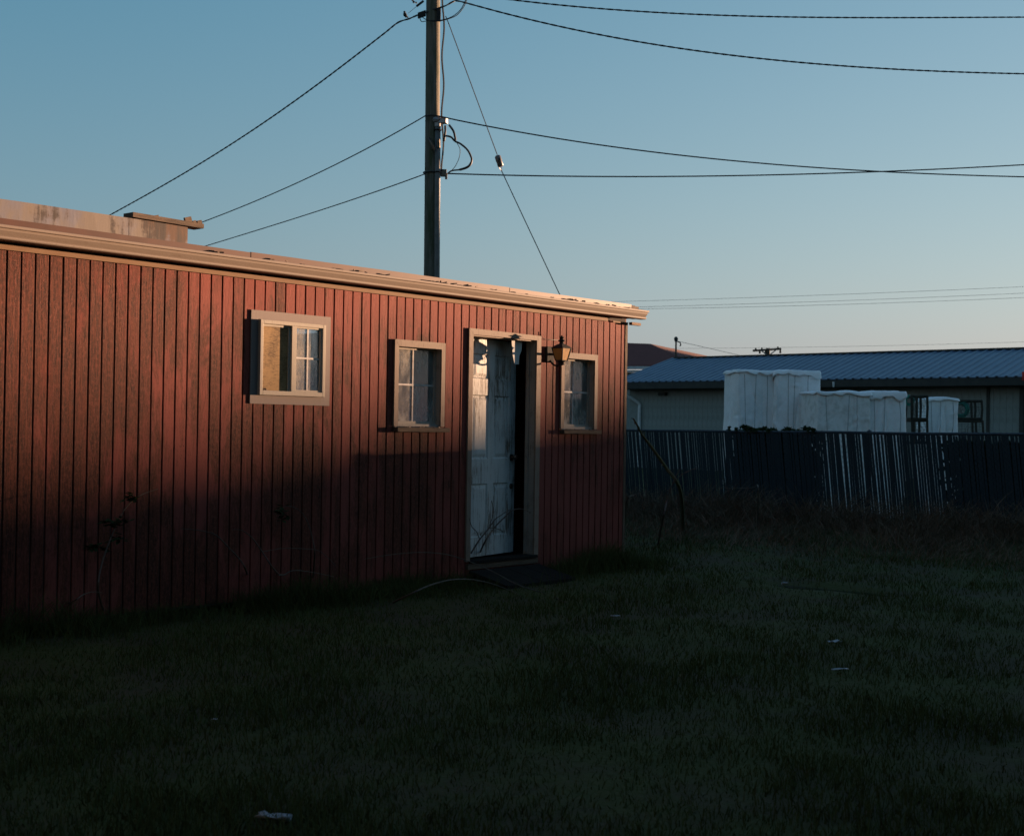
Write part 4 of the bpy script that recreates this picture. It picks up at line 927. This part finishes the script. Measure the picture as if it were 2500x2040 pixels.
# long dead grass in front of the fence, combed over by the wind
n_ = 30000; xy = np.column_stack([5.5-np.abs(rng.normal(0, 1.35, n_)), rng.uniform(-5.5, 6.5, n_)]); xy = clean(xy); xy = xy[(xy[:, 0] > .35)]
pn = patch(xy, .8, 6); k_ = rng.uniform(-.7, .5, len(xy)) < pn+.25; xy = xy[k_]; pn = pn[k_]
near = np.exp(-((5.5-xy[:, 0])/1.6)**2); hg = (.14+.46*near+.28*near*np.clip(pn, 0, 1))*rng.uniform(.55, 1.3, len(xy))
az = np.where(rng.uniform(0, 1, len(xy)) < .7, 3.9+.7*rng.normal(0, 1, len(xy))+pn*1.6, rng.uniform(0, 6.28, len(xy)))
pos = np.column_stack([xy, [gz(x, y)-.01 for x, y in xy]]); blades('dry_grass', M['dry'], pos, hg, .0055+.004*rng.uniform(0, 1, len(xy)), rng.uniform(.4, 1.7, len(xy)), rng, 5, az)

# ------------------------------------------------------------------ brambles, stalks, puddle, litter
BG = 'bramble canes arching in front of the shed'
def leaf_at(mb, c_, s):
    for k_ in range(3):
        a_ = random.uniform(0, 6.3); d = Vector((math.cos(a_), math.sin(a_)*.6, random.uniform(-.5, .3))).normalized(); e = d.cross(Vector((0, 0, 1))).normalized(); c_ = Vector(c_)
        mb.add([c_, c_+d*s*.5+e*s*.3, c_+d*s*1.05, c_+d*s*.5-e*s*.3, c_+d*s*.5-Vector((0, 0, s*.12))], [(0, 1, 4), (1, 2, 4), (2, 3, 4), (3, 0, 4)])
def cane(pts, rad, m, label, leaves=(), twigs=(), name='bramble', cat='bramble', group=BG, lsize=.055):
    P = smoothpath(pts, 7); k_ = len(P); root = empty(name, pts[0], label, cat, group)
    mb = MB().tube(P, [rad*(1-.7*i/k_) for i in range(k_)], 6)
    for t in twigs: mb.tube(smoothpath(t, 5), rad*.45, 5)
    for i in range(3, k_-1, 3):                               # thorns
        d = Vector((random.gauss(0, 1), random.gauss(0, 1), random.gauss(0, 1))).normalized(); mb.tube([P[i], P[i]+d*rad*2.4], [rad*.45, .0004], 4)
    part(mb, 'stem', m, root)
    if leaves:
        lm = MB()
        for c_ in leaves: leaf_at(lm, c_, lsize*random.uniform(.8, 1.3))
        part(lm, 'leaves', M['leaf'], root)
def Y(px, py, y): return on(1, px, py, y)
def Gd(px, py): return on(2, px, py, .0)
cane([Gd(1163, 1374), Y(1180, 1330, -.28), Y(1205, 1290, -.25), Y(1232, 1262, -.22), Y(1250, 1246, -.2), Y(1266, 1241.5, -.18), Y(1280, 1244, -.15), Y(1296, 1251, -.1)], .0085, M['bramble'], 'dark bramble cane leaning across the foot of the door', twigs=[[Y(1205, 1290, -.25), Y(1200, 1298, -.25), Y(1196, 1305, -.25)]])
cane([Y(1150, 1350, -.3), Y(1170, 1318, -.28), Y(1192, 1291, -.26), Y(1208, 1268, -.25), Y(1225, 1256, -.23), Y(1243, 1244, -.21)], .0080, M['bramble'], 'shorter forked bramble cane across the foot of the door', twigs=[[Y(1192, 1290, -.26), Y(1202, 1288, -.26), Y(1220, 1292, -.24), Y(1228, 1298, -.2)], [Y(1195, 1283, -.26), Y(1202, 1262, -.24), Y(1204, 1240, -.22), Y(1200, 1222, -.2)], [Y(1170, 1314, -.28), Y(1164, 1298, -.26), Y(1152, 1285, -.24), Y(1146, 1265, -.2)]])
cane([Gd(960, 1470), Y(1003, 1449, -.9), Y(1050, 1428, -.9), Y(1100, 1415, -.85), Y(1150, 1414, -.8), Y(1200, 1424, -.8), Y(1250, 1443, -.8), Gd(1275, 1458)], .008, M['canepale'], 'pale dead cane arching over the grass below the door')
cane([Gd(1380, 1470), Y(1335, 1450, -.9), Y(1265, 1427, -.7), Y(1200, 1393, -.55), Y(1140, 1368, -.42), Y(1085, 1352, -.35), Y(1020, 1348, -.3), Y(950, 1354, -.25), Y(890, 1364, -.2)], .007, M['canepale'], 'long pale cane sweeping from the wall foot past the door step')
cane([Gd(610, 1425), Y(600, 1390, -.35), Y(585, 1365, -.32), Y(560, 1338, -.3), Y(530, 1308, -.28), Y(505, 1298, -.25), Y(470, 1292, -.2), Y(440, 1290, -.18)], .008, M['bramble'], 'dark cane curving over against the left boards of the wall')
cane([Gd(700, 1420), Y(668, 1388, -.35), Y(640, 1346, -.3), Y(615, 1312, -.26), Y(590, 1294, -.22), Y(567, 1292, -.2)], .007, M['bramble'], 'small dark cane bending left below the sliding window', twigs=[[Y(640, 1346, -.3), Y(690, 1338, -.25), Y(740, 1339, -.22), Y(775, 1343, -.2), Y(800, 1360, -.2), Y(818, 1380, -.2)]])
cane([Gd(760, 1450), Y(768, 1360, -.3), Y(762, 1310, -.28), Y(748, 1268, -.25), Y(730, 1245, -.22), Y(706, 1235, -.2), Y(690, 1238, -.2)], .007, M['bramble'], 'bramble cane with a leaf clump below the sliding window', leaves=[Y(690+random.gauss(0, 6), 1250+random.gauss(0, 9), -.2) for _ in range(12)])
cane([Gd(260, 1510), Y(240, 1440, -.4), Y(250, 1370, -.35), Y(280, 1290, -.3), Y(310, 1235, -.28), Y(345, 1208, -.26), Y(385, 1193, -.24)], .008, M['bramble'], 'leafy bramble cane climbing the leftmost boards', leaves=[Y(x+random.gauss(0, 8), y+random.gauss(0, 4), -.3) for x, y in [(322, 1218), (330, 1217), (270, 1276), (285, 1270), (302, 1267), (275, 1278), (225, 1338), (240, 1337), (250, 1340), (285, 1310), (290, 1316)] for _ in range(4)], lsize=.05)
cane([Gd(150, 1478), Y(180, 1466, -.5), Y(205, 1450, -.5), Y(228, 1444, -.5), Y(250, 1446, -.5)], .005, M['canepale'], 'short pale cane low at the left end of the wall')
cane([Y(680, 1403, -.4), Y(695, 1402, -.4), Y(716, 1392, -.4), Y(760, 1396, -.4), Y(815, 1407, -.4)], .006, M['canepale'], 'short pale cane lying below the leaf clump')
SGP = 'dead stalks between the shed and the fence'
def st_(px, py, d): return at(px, py, d)
cane([on(2, 1668, 1300, .02), at(1661, 1198, 15.5), at(1625, 1140, 15.3), at(1590, 1090, 15.2), at(1567, 1060, 15.1), at(1556, 1038, 15), at(1546, 1021, 15)], .026, M['stalk'], 'thick yellow-green stalk leaning left in front of the fence', name='dead_stalk', cat='stalk', group=SGP, leaves=[at(1545.5, 1021, 15)], lsize=.03)
cane([on(2, 1606, 1330, .02), at(1618, 1270, 14.5), at(1628, 1222, 14.5), at(1638, 1190, 14.5), at(1650, 1163, 14.5), at(1660, 1145, 14.5)], .012, M['bramble'], 'thin dark stalk rising forked beside the leaning stalk', name='dead_stalk', cat='stalk', group=SGP, twigs=[[at(1640, 1184, 14.5), at(1660, 1162, 14.5), at(1680, 1150, 14.5), at(1703, 1142, 14.5)], [at(1628, 1196, 14.5), at(1634, 1195, 14.5), at(1640, 1184, 14.5)]])
cane([on(2, 1515, 1300, .02), at(1530, 1224, 14), at(1548, 1208, 14), at(1563, 1203, 14), at(1578, 1202, 14)], .008, M['canepale'], 'pale stem bending right beside the shed corner', name='dead_stalk', cat='stalk', group=SGP)
cane([on(2, 1850, 1300, .02), at(1851, 1208, 16), at(1849, 1183, 16), at(1838, 1190, 16), at(1790, 1191, 16), at(1740, 1190, 16)], .008, M['canepale'], 'pale stem bent level in front of the solid part of the fence', name='dead_stalk', cat='stalk', group=SGP)

# puddle in the grass
pd = MB(); d = (PU1-PU0).normalized(); e = Vector((-d.y, d.x, 0)); c_ = (PU0+PU1)/2; L_ = (PU1-PU0).length/2
zw = min(gz(c_.x+d.x*t*L_, c_.y+d.y*t*L_) for t in np.linspace(-.7, .7, 9))+.055
pd.prism_z([((c_+d*L_*1.02*math.cos(a)+e*.225*math.sin(a)*(1+.2*math.sin(3*a))).x, (c_+d*L_*1.02*math.cos(a)+e*.225*math.sin(a)*(1+.2*math.sin(3*a))).y) for a in np.linspace(0, 2*math.pi, 25)[:-1]], zw-.12, zw)
tag(pd.build('puddle_water', M['water']), kind='structure')

def scrap(px, py, w_, l_, rot, label, seed, cup=.3):
    c_ = on(2, px, py, .05); rs = random.Random(seed); mb = MB(); n1, n2 = 7, 5
    ca, sa = math.cos(rot), math.sin(rot)
    for j in range(n2):
        for i in range(n1):
            u, v_ = (i/(n1-1)-.5), (j/(n2-1)-.5); x, y = u*l_, v_*w_*(1-.5*abs(u)); z = cup*w_*(4*v_*v_)*.5+.25*w_*noise.noise((u*4, v_*4, seed))+rs.uniform(0, .006)
            mb.v.append((c_.x+x*ca-y*sa, c_.y+x*sa+y*ca, gz(c_.x, c_.y)+.03+z))
    mb.f = [(j*n1+i, j*n1+i+1, (j+1)*n1+i+1, (j+1)*n1+i) for j in range(n2-1) for i in range(n1-1)]
    o = thing_mesh(mb, 'litter_scrap', M['litter'], label, 'litter', 'pale scraps of litter on the grass', base=(c_.x, c_.y, gz(c_.x, c_.y)), smooth=True)
    sm = o.modifiers.new('solid', 'SOLIDIFY'); sm.thickness = .002
ra = math.atan2(rh.y, rh.x)
scrap(668, 1985, .055, .125, ra-.15, 'curved pale plastic scrap in the foreground grass at the bottom', 1, .6)
scrap(2038, 1560, .05, .09, ra+.35, 'crumpled white scrap on the grass at the right, upper of two', 2)
scrap(2051, 1622, .022, .115, ra+.4, 'thin torn white strip on the grass at the right, lower of two', 3)
scrap(1502, 1494, .02, .075, ra+.1, 'small white scrap on the grass in front of the shed corner', 4)
scrap(1916, 1421, .045, .055, ra, 'white scrap at the edge of the puddle', 5, .9)
scrap(1539, 1377, .05, .05, ra+1.2, 'dull pale scrap at the foot of the shed corner', 6)
scrap(524, 1744, .008, .03, ra, 'tiny white fleck in the grass left of the middle', 8)
